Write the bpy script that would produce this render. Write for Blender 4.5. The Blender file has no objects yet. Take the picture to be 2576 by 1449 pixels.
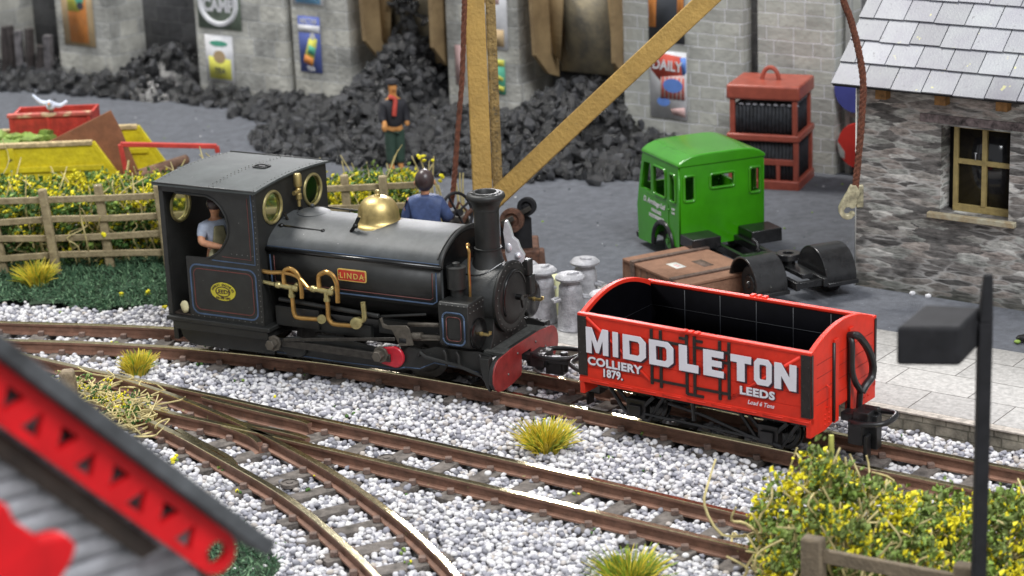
import bpy, bmesh, math, random
from mathutils import Vector, Matrix, noise
from math import sin, cos, pi, radians as R
random.seed(7)
S = bpy.context.scene
COL = S.collection
# ------------------------------------------------------------------ camera (1 unit = 1 cm of the model)
FPX, PITCH, ROLL, CAMH = 5556.3, 0.29485, -0.039538, 11.1143
CX, CY = 1288.0, 724.5
_fw = Vector((0, cos(PITCH), -sin(PITCH))); _up0 = Vector((0, sin(PITCH), cos(PITCH))); _rt0 = Vector((1, 0, 0))
_rt = _rt0 * cos(ROLL) + _up0 * sin(ROLL); _up = -_rt0 * sin(ROLL) + _up0 * cos(ROLL)
def ray(u, v): return _fw * FPX + _rt * (u - CX) - _up * (v - CY)
def at(u, v, z):
    d = ray(u, v); t = (z - CAMH) / d.z
    return Vector((d.x * t, d.y * t, z))
def aty(u, v, y):
    d = ray(u, v); t = y / d.y
    return Vector((d.x * t, y, CAMH + d.z * t))
cam = bpy.data.cameras.new('camera'); co = bpy.data.objects.new('camera', cam); COL.objects.link(co)
co.matrix_world = Matrix(((_rt.x, _up.x, -_fw.x, 0), (_rt.y, _up.y, -_fw.y, 0), (_rt.z, _up.z, -_fw.z, CAMH), (0, 0, 0, 1)))
cam.sensor_width = 36; cam.lens = FPX / 2576 * 36; cam.clip_start = .5; cam.clip_end = 600
cam.dof.use_dof = True; cam.dof.focus_distance = 32.3; cam.dof.aperture_fstop = cam.lens / 1000 / .125
S.camera = co
# ------------------------------------------------------------------ materials
def mat(name, col, rough=.6, metal=0., var=.15, vs=6., bump=0., bs=40., spec=.5, speck=None, speck_s=60, speck_t=.12, col2=None, coat=0., rv=0.):
    m = bpy.data.materials.new(name); m.use_nodes = True; n = m.node_tree.nodes; l = m.node_tree.links
    b = n['Principled BSDF']; b.inputs['Metallic'].default_value = metal; b.inputs['Roughness'].default_value = rough
    b.inputs['Specular IOR Level'].default_value = spec; b.inputs['Coat Weight'].default_value = coat; b.inputs['Coat Roughness'].default_value = .15
    tc = n.new('ShaderNodeTexCoord')
    no = n.new('ShaderNodeTexNoise'); no.inputs['Scale'].default_value = vs; no.inputs['Detail'].default_value = 6; no.inputs['Roughness'].default_value = .65
    l.new(tc.outputs['Object'], no.inputs['Vector'])
    mr = n.new('ShaderNodeMapRange'); mr.inputs[1].default_value = .3; mr.inputs[2].default_value = .7; l.new(no.outputs['Fac'], mr.inputs[0])
    mx = n.new('ShaderNodeMix'); mx.data_type = 'RGBA'
    c2 = col2 or tuple(max(0, c * (1 - 2 * var)) for c in col)
    c1 = col if col2 else tuple(min(1, c * (1 + var)) for c in col)
    mx.inputs[6].default_value = (*c1, 1); mx.inputs[7].default_value = (*c2, 1); l.new(mr.outputs[0], mx.inputs[0])
    out = mx.outputs[2]
    if speck:
        vo = n.new('ShaderNodeTexNoise'); vo.inputs['Scale'].default_value = speck_s; vo.inputs['Detail'].default_value = 2
        l.new(tc.outputs['Object'], vo.inputs['Vector'])
        r2 = n.new('ShaderNodeMapRange'); r2.inputs[1].default_value = .82 - speck_t; r2.inputs[2].default_value = .88 - speck_t; l.new(vo.outputs['Fac'], r2.inputs[0])
        m2 = n.new('ShaderNodeMix'); m2.data_type = 'RGBA'; m2.inputs[7].default_value = (*speck, 1); l.new(out, m2.inputs[6]); l.new(r2.outputs[0], m2.inputs[0]); out = m2.outputs[2]
    l.new(out, b.inputs['Base Color'])
    if rv:
        m3 = n.new('ShaderNodeMapRange'); m3.inputs[3].default_value = max(0.02, rough - rv); m3.inputs[4].default_value = rough + rv
        n3 = n.new('ShaderNodeTexNoise'); n3.inputs['Scale'].default_value = vs * 2.3; l.new(tc.outputs['Object'], n3.inputs['Vector']); l.new(n3.outputs['Fac'], m3.inputs[0]); l.new(m3.outputs[0], b.inputs['Roughness'])
    if bump:
        nb = n.new('ShaderNodeTexNoise'); nb.inputs['Scale'].default_value = bs; nb.inputs['Detail'].default_value = 4; l.new(tc.outputs['Object'], nb.inputs['Vector'])
        bp = n.new('ShaderNodeBump'); bp.inputs['Strength'].default_value = min(1, bump * 4); bp.inputs['Distance'].default_value = bump * .06
        l.new(nb.outputs['Fac'], bp.inputs['Height']); l.new(bp.outputs[0], b.inputs['Normal'])
    return m
def glass(name, tint=(.9, .95, .95), dark=0.):
    m = bpy.data.materials.new(name); m.use_nodes = True; b = m.node_tree.nodes['Principled BSDF']
    b.inputs['Base Color'].default_value = (*tint, 1); b.inputs['Roughness'].default_value = .06; b.inputs['Transmission Weight'].default_value = 1 - dark
    b.inputs['IOR'].default_value = 1.3
    return m
K = {}
K['black'] = mat('loco_black_paint', (.016, .0165, .0155), .5, 0, .25, 3, .06, 120, speck=(.35, .34, .32), speck_s=34, speck_t=.055, rv=.1)
K['blackgloss'] = mat('gloss_black_paint', (.006, .006, .006), .22, 0, .2, 4, .03, 60)
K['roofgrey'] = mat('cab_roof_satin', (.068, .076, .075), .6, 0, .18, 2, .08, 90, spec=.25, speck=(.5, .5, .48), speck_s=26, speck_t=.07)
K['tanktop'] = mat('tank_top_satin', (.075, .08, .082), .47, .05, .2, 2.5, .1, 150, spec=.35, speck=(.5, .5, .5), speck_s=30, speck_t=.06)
K['brass'] = mat('brass', (.56, .43, .18), .4, .85, .15, 8, .08, 200, rv=.1)
K['copper'] = mat('copper_brass_pipe', (.56, .33, .11), .3, .85, .15, 8, .03, 60)
K['palebrass'] = mat('pale_brass', (.5, .43, .2), .36, .8, .15, 12, .1, 70)
K['steel'] = mat('dull_steel', (.13, .115, .095), .45, .5, .2, 10, .1, 60)
K['oldsteel'] = mat('oily_steel', (.045, .04, .034), .5, .3, .3, 10, .15, 60)
K['crimson'] = mat('beam_red', (.26, .03, .028), .4, 0, .2, 6, .1, 90, speck=(.5, .35, .3), speck_s=20, speck_t=.05)
K['platered'] = mat('plate_red', (.48, .035, .02), .45)
K['brasspaint'] = mat('brass_letter', (.68, .47, .12), .45, .25)
K['crankred'] = mat('crank_red', (.5, .02, .035), .25, 0, .1, 8)
K['blue'] = mat('lining_blue', (.055, .095, .17), .6)
K['red'] = mat('lining_red', (.12, .035, .03), .6)
K['glass'] = glass('spectacle_glass', (.85, .88, .7))
K['rivet'] = mat('rivet_glint', (.16, .16, .15), .4, .4)  # pale grey puts the light caught by rivet heads into the colour
K['wred'] = mat('wagon_red', (.70, .03, .012), .5, 0, .1, 3, .06, 150, spec=.35, speck=(.75, .2, .15), speck_s=40, speck_t=.06)
K['wblack'] = mat('wagon_black', (.018, .014, .013), .4, 0, .2, 8, .1, 60, speck=(.3, .15, .12), speck_s=60, speck_t=.06)
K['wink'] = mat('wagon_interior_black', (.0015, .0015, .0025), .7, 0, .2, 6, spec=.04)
K['groove'] = mat('interior_plank_line', (.012, .014, .018), .5)
K['white'] = mat('lettering_white', (.72, .7, .76), .5, 0, .03, 4)
K['shadow'] = mat('lettering_shade', (.04, .008, .02), .5)
K['plastic'] = mat('black_plastic', (.014, .014, .015), .35, 0, .2, 6, .05, 50)
K['rail'] = mat('rusty_rail', (.29, .15, .1), .65, .1, .3, 5, .2, 40, col2=(.14, .075, .05), speck=(.3, .28, .12), speck_s=9, speck_t=.1)
K['railtop'] = mat('rail_head_metal', (.78, .68, .42), .2, 1, .2, 14, .06, 90, rv=.1)
K['sleeper'] = mat('sleeper_brown', (.155, .135, .12), .8, 0, .35, 7, .35, 40, speck=(.35, .33, .3), speck_s=18, speck_t=.08)
K['chair'] = mat('rail_chair', (.19, .125, .1), .6, 0, .3, 9, .2, 60)
K['ballastbed'] = mat('ballast_bed', (.42, .41, .41), .9, 0, .35, 14, .5, 30)
K['yard'] = mat('yard_grit', (.155, .165, .19), .9, 0, .16, 5, .9, 55, speck=(.42, .43, .46), speck_s=16, speck_t=.1)
K['coal'] = mat('coal', (.014, .0145, .016), .24, 0, .45, 9, .4, 24, spec=1.)
K['coal2'] = mat('coal_dusty', (.085, .087, .094), .45, 0, .35, 9, .4, 24)
K['coal3'] = mat('coal_mid', (.036, .037, .04), .26, 0, .35, 9, .4, 24, spec=.9)
K['turf'] = mat('turf_base', (.02, .045, .02), .95, 0, .3, 8, .4, 20)
K['wood'] = mat('fence_wood', (.37, .3, .17), .75, 0, .25, 6, .35, 24, col2=(.2, .155, .085))
K['leaf'] = mat('leaf_green', (.07, .17, .03), .7, 0, .4, 5)
K['leaf2'] = mat('leaf_light', (.22, .33, .06), .7, 0, .3, 5)
K['yellow'] = mat('flower_yellow', (.82, .72, .015), .7, 0, .15, 9)
K['straw'] = mat('straw_stem', (.62, .52, .24), .75, 0, .25, 6)
K['grassg'] = mat('static_grass_green', (.05, .125, .06), .8, 0, .4, 6)
K['grassg2'] = mat('static_grass_light', (.15, .27, .14), .8, 0, .3, 6)
K['tuft'] = mat('tuft_mustard', (.8, .66, .05), .7, 0, .35, 9, col2=(.5, .38, .04))
K['tuftg'] = mat('tuft_green', (.25, .36, .03), .7, 0, .35, 9)
K['ochre'] = mat('crane_timber_ochre', (.47, .295, .08), .7, 0, .12, 2.5, .35, 16, speck=(.2, .13, .05), speck_s=14, speck_t=.11)
K['rope'] = mat('rope_brown', (.17, .055, .028), .8, 0, .3, 20, .5, 60, speck=(.45, .3, .15), speck_s=30, speck_t=.12)
K['rust'] = mat('crane_rust', (.14, .065, .04), .6, .2, .4, 12, .3, 50)
K['hook'] = mat('hook_metal', (.45, .41, .27), .45, .3, .35, 9, .06, 30)
K['leafo'] = mat('leaf_olive', (.2, .27, .06), .7, 0, .4, 5)
K['wooddark'] = mat('fence_wood_dark', (.2, .155, .1), .8, 0, .3, 6, .35, 24, col2=(.11, .085, .055))
K['green'] = mat('truck_green', (.038, .26, .003), .26, 0, .1, 2, .04, 60, coat=.4, speck=(.3, .45, .2), speck_s=30, speck_t=.05)
K['tyre'] = mat('tyre', (.02, .02, .021), .6, 0, .2, 8)
K['guard'] = mat('mudguard_black', (.018, .018, .019), .2, 0, .2, 8, .08, 60, speck=(.3, .3, .28), speck_s=24, speck_t=.08)
K['crate'] = mat('crate_wood', (.27, .14, .085), .7, 0, .25, 6, .3, 30, col2=(.17, .085, .05))
K['crateedge'] = mat('crate_batten', (.13, .085, .065), .7, 0, .3, 12, .3, 40)
K['brickred'] = mat('rack_red', (.34, .075, .048), .38, 0, .12, 6, .12, 40)
K['sack'] = mat('rack_dark_panel', (.022, .024, .03), .7, 0, .4, 9)
K['pewter'] = mat('churn_pewter', (.38, .38, .4), .5, .2, .25, 7, .25, 40)
K['silver'] = mat('bare_white_metal', (.72, .72, .76), .3, .5, .1, 10, .12, 30)
K['skin'] = mat('painted_skin', (.56, .27, .15), .55, 0, .15, 12)
K['shirt'] = mat('shirt_grey_blue', (.42, .47, .58), .7)
K['cream'] = mat('cream_cloth', (.55, .5, .3), .7)
K['navy'] = mat('overall_blue', (.05, .08, .19), .6, 0, .2, 9, .1, 20)
K['hair'] = mat('dark_hair', (.05, .032, .032), .35)
K['darkcloth'] = mat('dark_jacket', (.02, .02, .026), .7)
K['trouser'] = mat('green_trousers', (.035, .07, .05), .7)
K['scarf'] = mat('red_scarf', (.5, .06, .04), .7)
K['orange'] = mat('orange_skin', (.6, .27, .08), .7)
K['skipy'] = mat('skip_yellow', (.8, .66, .015), .55, 0, .2, 4, .3, 14, col2=(.5, .4, .01), speck=(.1, .09, .02), speck_s=5, speck_t=.1)
K['scraped'] = mat('scraped_edge', (.55, .42, .22), .7, 0, .3, 9)
K['scrapred'] = mat('scrap_red', (.52, .045, .03), .5, 0, .25, 4, .2, 20)
K['rustsheet'] = mat('rusty_sheet', (.26, .105, .05), .75, 0, .2, 2.2, .2, 20)
K['log'] = mat('brown_pole', (.17, .09, .055), .6, 0, .35, 6, .3, 20)
K['gull'] = mat('gull_white', (.7, .75, .9), .6)
K['bargered'] = mat('bargeboard_red', (.58, .006, .01), .5, 0, .12, 3, spec=.25)
K['darkroof'] = mat('slate_edge', (.075, .08, .085), .8, 0, .35, 2, .3, 10)
K['brownboard'] = mat('brown_board', (.075, .055, .042), .7, 0, .3, 3)
K['lampblack'] = mat('lamp_black', (.016, .016, .018), .75, 0, .2, 5, spec=.25)
K['slab'] = None
K['frameyellow'] = mat('window_frame_ochre', (.34, .26, .1), .55, 0, .15, 8, .2, 30)
K['sill'] = mat('stone_sill', (.42, .4, .3), .75, 0, .3, 6, .2, 20, col2=(.3, .22, .12))
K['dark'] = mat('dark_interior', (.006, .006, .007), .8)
K['darkglass'] = mat('dark_pane', (.012, .012, .014), .12, 0, .2, 2)
K['timber'] = mat('rafter_end', (.3, .15, .045), .7, 0, .3, 9)
K['lintel'] = mat('weathered_lintel', (.2, .16, .16), .8, 0, .5, 7, .2, 20)
K['chute'] = mat('chute_boards', (.34, .24, .12), .8, 0, .3, 1.2, .2, 10, col2=(.16, .105, .05))
K['chutedust'] = mat('chute_bottom_dusty', (.5, .42, .27), .85, 0, .3, 1.6, .2, 10, col2=(.13, .13, .125))
K['pipegrey'] = mat('shelf_grey', (.4, .4, .38), .7)
K['paper'] = mat('poster_paper', (.62, .62, .58), .8, 0, .08, 2)
for k_, c_ in (('p_orange', (.68, .25, .06)), ('p_yellow', (.62, .6, .1)), ('p_blue', (.1, .14, .42)), ('p_white', (.66, .66, .68)), ('p_red', (.55, .08, .05)), ('p_sky', (.2, .45, .7)), ('p_green', (.1, .42, .28)), ('p_tan', (.5, .36, .2)), ('p_dark', (.05, .055, .065)), ('p_cobalt', (.12, .24, .62)), ('p_pink', (.6, .4, .38)), ('signblue', (.06, .07, .3)), ('signred', (.6, .03, .02))):
    K[k_] = mat(k_, c_, .8, 0, .1, 3)
# stone variation driven by a per-instance value
def stone_mat():
    m = bpy.data.materials.new('ballast_stone'); m.use_nodes = True; n = m.node_tree.nodes; l = m.node_tree.links; b = n['Principled BSDF']
    a = n.new('ShaderNodeAttribute'); a.attribute_type = 'INSTANCER'; a.attribute_name = 'tone'
    r = n.new('ShaderNodeValToRGB'); e = r.color_ramp.elements
    e[0].position = 0; e[0].color = (.17, .17, .19, 1); e[1].position = 1; e[1].color = (.68, .67, .66, 1)
    for p_, c_ in ((.16, (.27, .27, .31, 1)), (.34, (.39, .385, .42, 1)), (.38, (.44, .39, .34, 1)), (.46, (.55, .54, .57, 1))):
        q = e.new(p_); q.color = c_
    no = n.new('ShaderNodeTexNoise'); no.inputs['Scale'].default_value = 18; tc = n.new('ShaderNodeTexCoord'); l.new(tc.outputs['Object'], no.inputs['Vector'])
    mp = n.new('ShaderNodeMapRange'); mp.inputs[3].default_value = .82; mp.inputs[4].default_value = 1.12; l.new(no.outputs['Fac'], mp.inputs[0])
    mx = n.new('ShaderNodeVectorMath'); mx.operation = 'SCALE'; l.new(a.outputs['Fac'], r.inputs[0]); l.new(r.outputs[0], mx.inputs[0]); l.new(mp.outputs[0], mx.inputs['Scale'])
    l.new(mx.outputs[0], b.inputs['Base Color']); b.inputs['Roughness'].default_value = .62
    return m
K['stone'] = stone_mat()
def ashlar(name, c1, c2, mortar, bw, rh, bumpd=.03, msize=.012, noise_amt=.25, big=1.3):
    """coursed block wall: brick texture in the wall's own X/Z"""
    m = bpy.data.materials.new(name); m.use_nodes = True; n = m.node_tree.nodes; l = m.node_tree.links; b = n['Principled BSDF']; b.inputs['Roughness'].default_value = .85
    tc = n.new('ShaderNodeTexCoord'); sp = n.new('ShaderNodeSeparateXYZ'); cb = n.new('ShaderNodeCombineXYZ'); l.new(tc.outputs['Object'], sp.inputs[0])
    add = n.new('ShaderNodeMath'); add.operation = 'ADD'; l.new(sp.outputs[0], add.inputs[0]); l.new(sp.outputs[1], add.inputs[1])
    nz = n.new('ShaderNodeTexNoise'); nz.inputs['Scale'].default_value = 2.5; l.new(tc.outputs['Object'], nz.inputs['Vector'])
    nm = n.new('ShaderNodeMath'); nm.operation = 'MULTIPLY_ADD'; nm.inputs[1].default_value = .05; l.new(nz.outputs['Fac'], nm.inputs[0]); l.new(sp.outputs[2], nm.inputs[2])
    l.new(add.outputs[0], cb.inputs[0]); l.new(nm.outputs[0], cb.inputs[1])
    br = n.new('ShaderNodeTexBrick'); br.inputs['Scale'].default_value = 1; br.inputs['Brick Width'].default_value = bw; br.inputs['Row Height'].default_value = rh
    br.inputs['Mortar Size'].default_value = msize; br.inputs['Mortar Smooth'].default_value = .35; br.inputs['Color1'].default_value = (*c1, 1); br.inputs['Color2'].default_value = (*c2, 1); br.inputs['Mortar'].default_value = (*mortar, 1)
    br.offset_frequency = 2; br.offset = .43; br.squash = .72; br.squash_frequency = 3; br.inputs['Bias'].default_value = -.1
    l.new(cb.outputs[0], br.inputs['Vector'])
    n2 = n.new('ShaderNodeTexNoise'); n2.inputs['Scale'].default_value = big; n2.inputs['Detail'].default_value = 8; n2.inputs['Roughness'].default_value = .7; l.new(tc.outputs['Object'], n2.inputs['Vector'])
    mp = n.new('ShaderNodeMapRange'); mp.inputs[1].default_value = .3; mp.inputs[2].default_value = .7; mp.inputs[3].default_value = 1 - noise_amt; mp.inputs[4].default_value = 1 + noise_amt; l.new(n2.outputs['Fac'], mp.inputs[0])
    vm = n.new('ShaderNodeVectorMath'); vm.operation = 'SCALE'; l.new(br.outputs['Color'], vm.inputs[0]); l.new(mp.outputs[0], vm.inputs['Scale']); l.new(vm.outputs[0], b.inputs['Base Color'])
    iv = n.new('ShaderNodeMath'); iv.operation = 'SUBTRACT'; iv.inputs[0].default_value = 1; l.new(br.outputs['Fac'], iv.inputs[1])
    ad = n.new('ShaderNodeMath'); ad.operation = 'MULTIPLY_ADD'; ad.inputs[1].default_value = .6; n3 = n.new('ShaderNodeTexNoise'); n3.inputs['Scale'].default_value = 9; l.new(tc.outputs['Object'], n3.inputs['Vector']); l.new(n3.outputs['Fac'], ad.inputs[0]); l.new(iv.outputs[0], ad.inputs[2])
    bp = n.new('ShaderNodeBump'); bp.inputs['Distance'].default_value = bumpd; bp.inputs['Strength'].default_value = .8; l.new(ad.outputs[0], bp.inputs['Height']); l.new(bp.outputs[0], b.inputs['Normal'])
    return m
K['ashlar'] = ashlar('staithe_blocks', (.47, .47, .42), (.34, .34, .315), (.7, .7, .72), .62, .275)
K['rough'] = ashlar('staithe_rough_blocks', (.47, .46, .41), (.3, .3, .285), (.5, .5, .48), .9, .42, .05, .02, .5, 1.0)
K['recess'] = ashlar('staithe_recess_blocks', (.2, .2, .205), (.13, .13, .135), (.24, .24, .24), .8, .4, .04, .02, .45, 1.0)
K['slab'] = ashlar('paving', (.5, .49, .475), (.42, .41, .4), (.14, .13, .12), 1.3, .8, .012, .009, .3, 11)
def paving_mat():
    m = K['slab']; n = m.node_tree.nodes; l = m.node_tree.links
    br = [x for x in n if x.type == 'TEX_BRICK'][0]; tc = [x for x in n if x.type == 'TEX_COORD'][0]
    for lk in list(br.inputs['Vector'].links): l.remove(lk)
    l.new(tc.outputs['Object'], br.inputs['Vector']); br.squash = 1
paving_mat()
def rubble(name):
    m = bpy.data.materials.new(name); m.use_nodes = True; n = m.node_tree.nodes; l = m.node_tree.links; b = n['Principled BSDF']; b.inputs['Roughness'].default_value = .8
    tc = n.new('ShaderNodeTexCoord'); mp = n.new('ShaderNodeMapping'); mp.inputs['Scale'].default_value = (2.2, 2.2, 9.5); l.new(tc.outputs['Object'], mp.inputs[0])
    nz = n.new('ShaderNodeTexNoise'); nz.inputs['Scale'].default_value = 1.4; nz.inputs['Detail'].default_value = 3; l.new(mp.outputs[0], nz.inputs['Vector'])
    mm = n.new('ShaderNodeMix'); mm.data_type = 'RGBA'; mm.blend_type = 'LINEAR_LIGHT'; mm.inputs[0].default_value = .42; l.new(mp.outputs[0], mm.inputs[6]); l.new(nz.outputs['Color'], mm.inputs[7])
    v1 = n.new('ShaderNodeTexVoronoi'); v1.feature = 'DISTANCE_TO_EDGE'; v1.inputs['Scale'].default_value = 1; v2 = n.new('ShaderNodeTexVoronoi'); v2.inputs['Scale'].default_value = 1
    l.new(mm.outputs[2], v1.inputs['Vector']); l.new(mm.outputs[2], v2.inputs['Vector'])
    sx = n.new('ShaderNodeSeparateXYZ'); l.new(v2.outputs['Color'], sx.inputs[0])
    r = n.new('ShaderNodeValToRGB'); r.color_ramp.elements[0].color = (.055, .052, .05, 1); r.color_ramp.elements[1].color = (.4, .385, .36, 1)
    for p_, c_ in ((.35, (.12, .112, .105, 1)), (.6, (.23, .2, .18, 1)), (.8, (.18, .185, .17, 1))):
        q = r.color_ramp.elements.new(p_); q.color = c_
    l.new(sx.outputs[0], r.inputs[0])
    n2 = n.new('ShaderNodeTexNoise'); n2.inputs['Scale'].default_value = 4.2; n2.inputs['Detail'].default_value = 7; n2.inputs['Roughness'].default_value = .7
    m2p = n.new('ShaderNodeMapping'); m2p.inputs['Scale'].default_value = (1, 1, 3.6); l.new(tc.outputs['Object'], m2p.inputs[0]); l.new(m2p.outputs[0], n2.inputs['Vector'])
    mr = n.new('ShaderNodeMapRange'); mr.inputs[1].default_value = .3; mr.inputs[2].default_value = .7; mr.inputs[3].default_value = .08; mr.inputs[4].default_value = 2.5; l.new(n2.outputs['Fac'], mr.inputs[0])
    sc = n.new('ShaderNodeVectorMath'); sc.operation = 'SCALE'; l.new(r.outputs[0], sc.inputs[0]); l.new(mr.outputs[0], sc.inputs['Scale'])
    # mortar, patchy
    mo = n.new('ShaderNodeMapRange'); mo.inputs[1].default_value = .02; mo.inputs[2].default_value = .12; mo.inputs[3].default_value = 1; mo.inputs[4].default_value = 0; l.new(v1.outputs['Distance'], mo.inputs[0])
    n4 = n.new('ShaderNodeTexNoise'); n4.inputs['Scale'].default_value = 1.3; n4.inputs['Detail'].default_value = 3; l.new(tc.outputs['Object'], n4.inputs['Vector'])
    m4 = n.new('ShaderNodeMapRange'); m4.inputs[1].default_value = .42; m4.inputs[2].default_value = .72; l.new(n4.outputs['Fac'], m4.inputs[0])
    mu = n.new('ShaderNodeMath'); mu.operation = 'MULTIPLY'; l.new(mo.outputs[0], mu.inputs[0]); l.new(m4.outputs[0], mu.inputs[1])
    mx = n.new('ShaderNodeMix'); mx.data_type = 'RGBA'; mx.inputs[7].default_value = (.52, .51, .49, 1); l.new(sc.outputs[0], mx.inputs[6]); l.new(mu.outputs[0], mx.inputs[0])
    # dark green band towards the ground, broken up by noise
    sz = n.new('ShaderNodeSeparateXYZ'); l.new(tc.outputs['Object'], sz.inputs[0])
    ms = n.new('ShaderNodeMapRange'); ms.inputs[1].default_value = .05; ms.inputs[2].default_value = .42; ms.inputs[3].default_value = 1; ms.inputs[4].default_value = 0; l.new(sz.outputs[2], ms.inputs[0])
    mu2 = n.new('ShaderNodeMath'); mu2.operation = 'MULTIPLY'; l.new(ms.outputs[0], mu2.inputs[0]); l.new(n2.outputs['Fac'], mu2.inputs[1])
    m5 = n.new('ShaderNodeMix'); m5.data_type = 'RGBA'; m5.inputs[7].default_value = (.03, .04, .018, 1); l.new(mx.outputs[2], m5.inputs[6]); l.new(mu2.outputs[0], m5.inputs[0])
    l.new(m5.outputs[2], b.inputs['Base Color'])
    bp = n.new('ShaderNodeBump'); bp.inputs['Distance'].default_value = .01; l.new(v1.outputs['Distance'], bp.inputs['Height']); l.new(bp.outputs[0], b.inputs['Normal'])
    return m
K['rubble'] = rubble('rubble_stone')
def tile_mat():
    m = mat('roof_slates', (.27, .285, .3), .45, 0, .16, 1.6, .12, 30, col2=(.2, .195, .235), speck=(.5, .48, .22), speck_s=7, speck_t=.12)
    n = m.node_tree.nodes; l = m.node_tree.links; b = n['Principled BSDF']; src = b.inputs['Base Color'].links[0].from_socket
    a = n.new('ShaderNodeAttribute'); a.attribute_name = 'tone'; mp = n.new('ShaderNodeMapRange'); mp.inputs[3].default_value = .68; mp.inputs[4].default_value = 1.2; l.new(a.outputs['Fac'], mp.inputs[0])
    v = n.new('ShaderNodeVectorMath'); v.operation = 'SCALE'; l.new(src, v.inputs[0]); l.new(mp.outputs[0], v.inputs['Scale'])
    tc = n.new('ShaderNodeTexCoord'); no = n.new('ShaderNodeTexNoise'); no.inputs['Scale'].default_value = 13; no.inputs['Detail'].default_value = 3; l.new(tc.outputs['Object'], no.inputs['Vector'])
    r = n.new('ShaderNodeMapRange'); r.inputs[1].default_value = .64; r.inputs[2].default_value = .7; l.new(no.outputs['Fac'], r.inputs[0])
    mx = n.new('ShaderNodeMix'); mx.data_type = 'RGBA'; mx.inputs[7].default_value = (.16, .16, .18, 1); l.new(v.outputs[0], mx.inputs[6]); l.new(r.outputs[0], mx.inputs[0]); l.new(mx.outputs[2], b.inputs['Base Color'])
    return m
K['tile'] = tile_mat()
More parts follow.
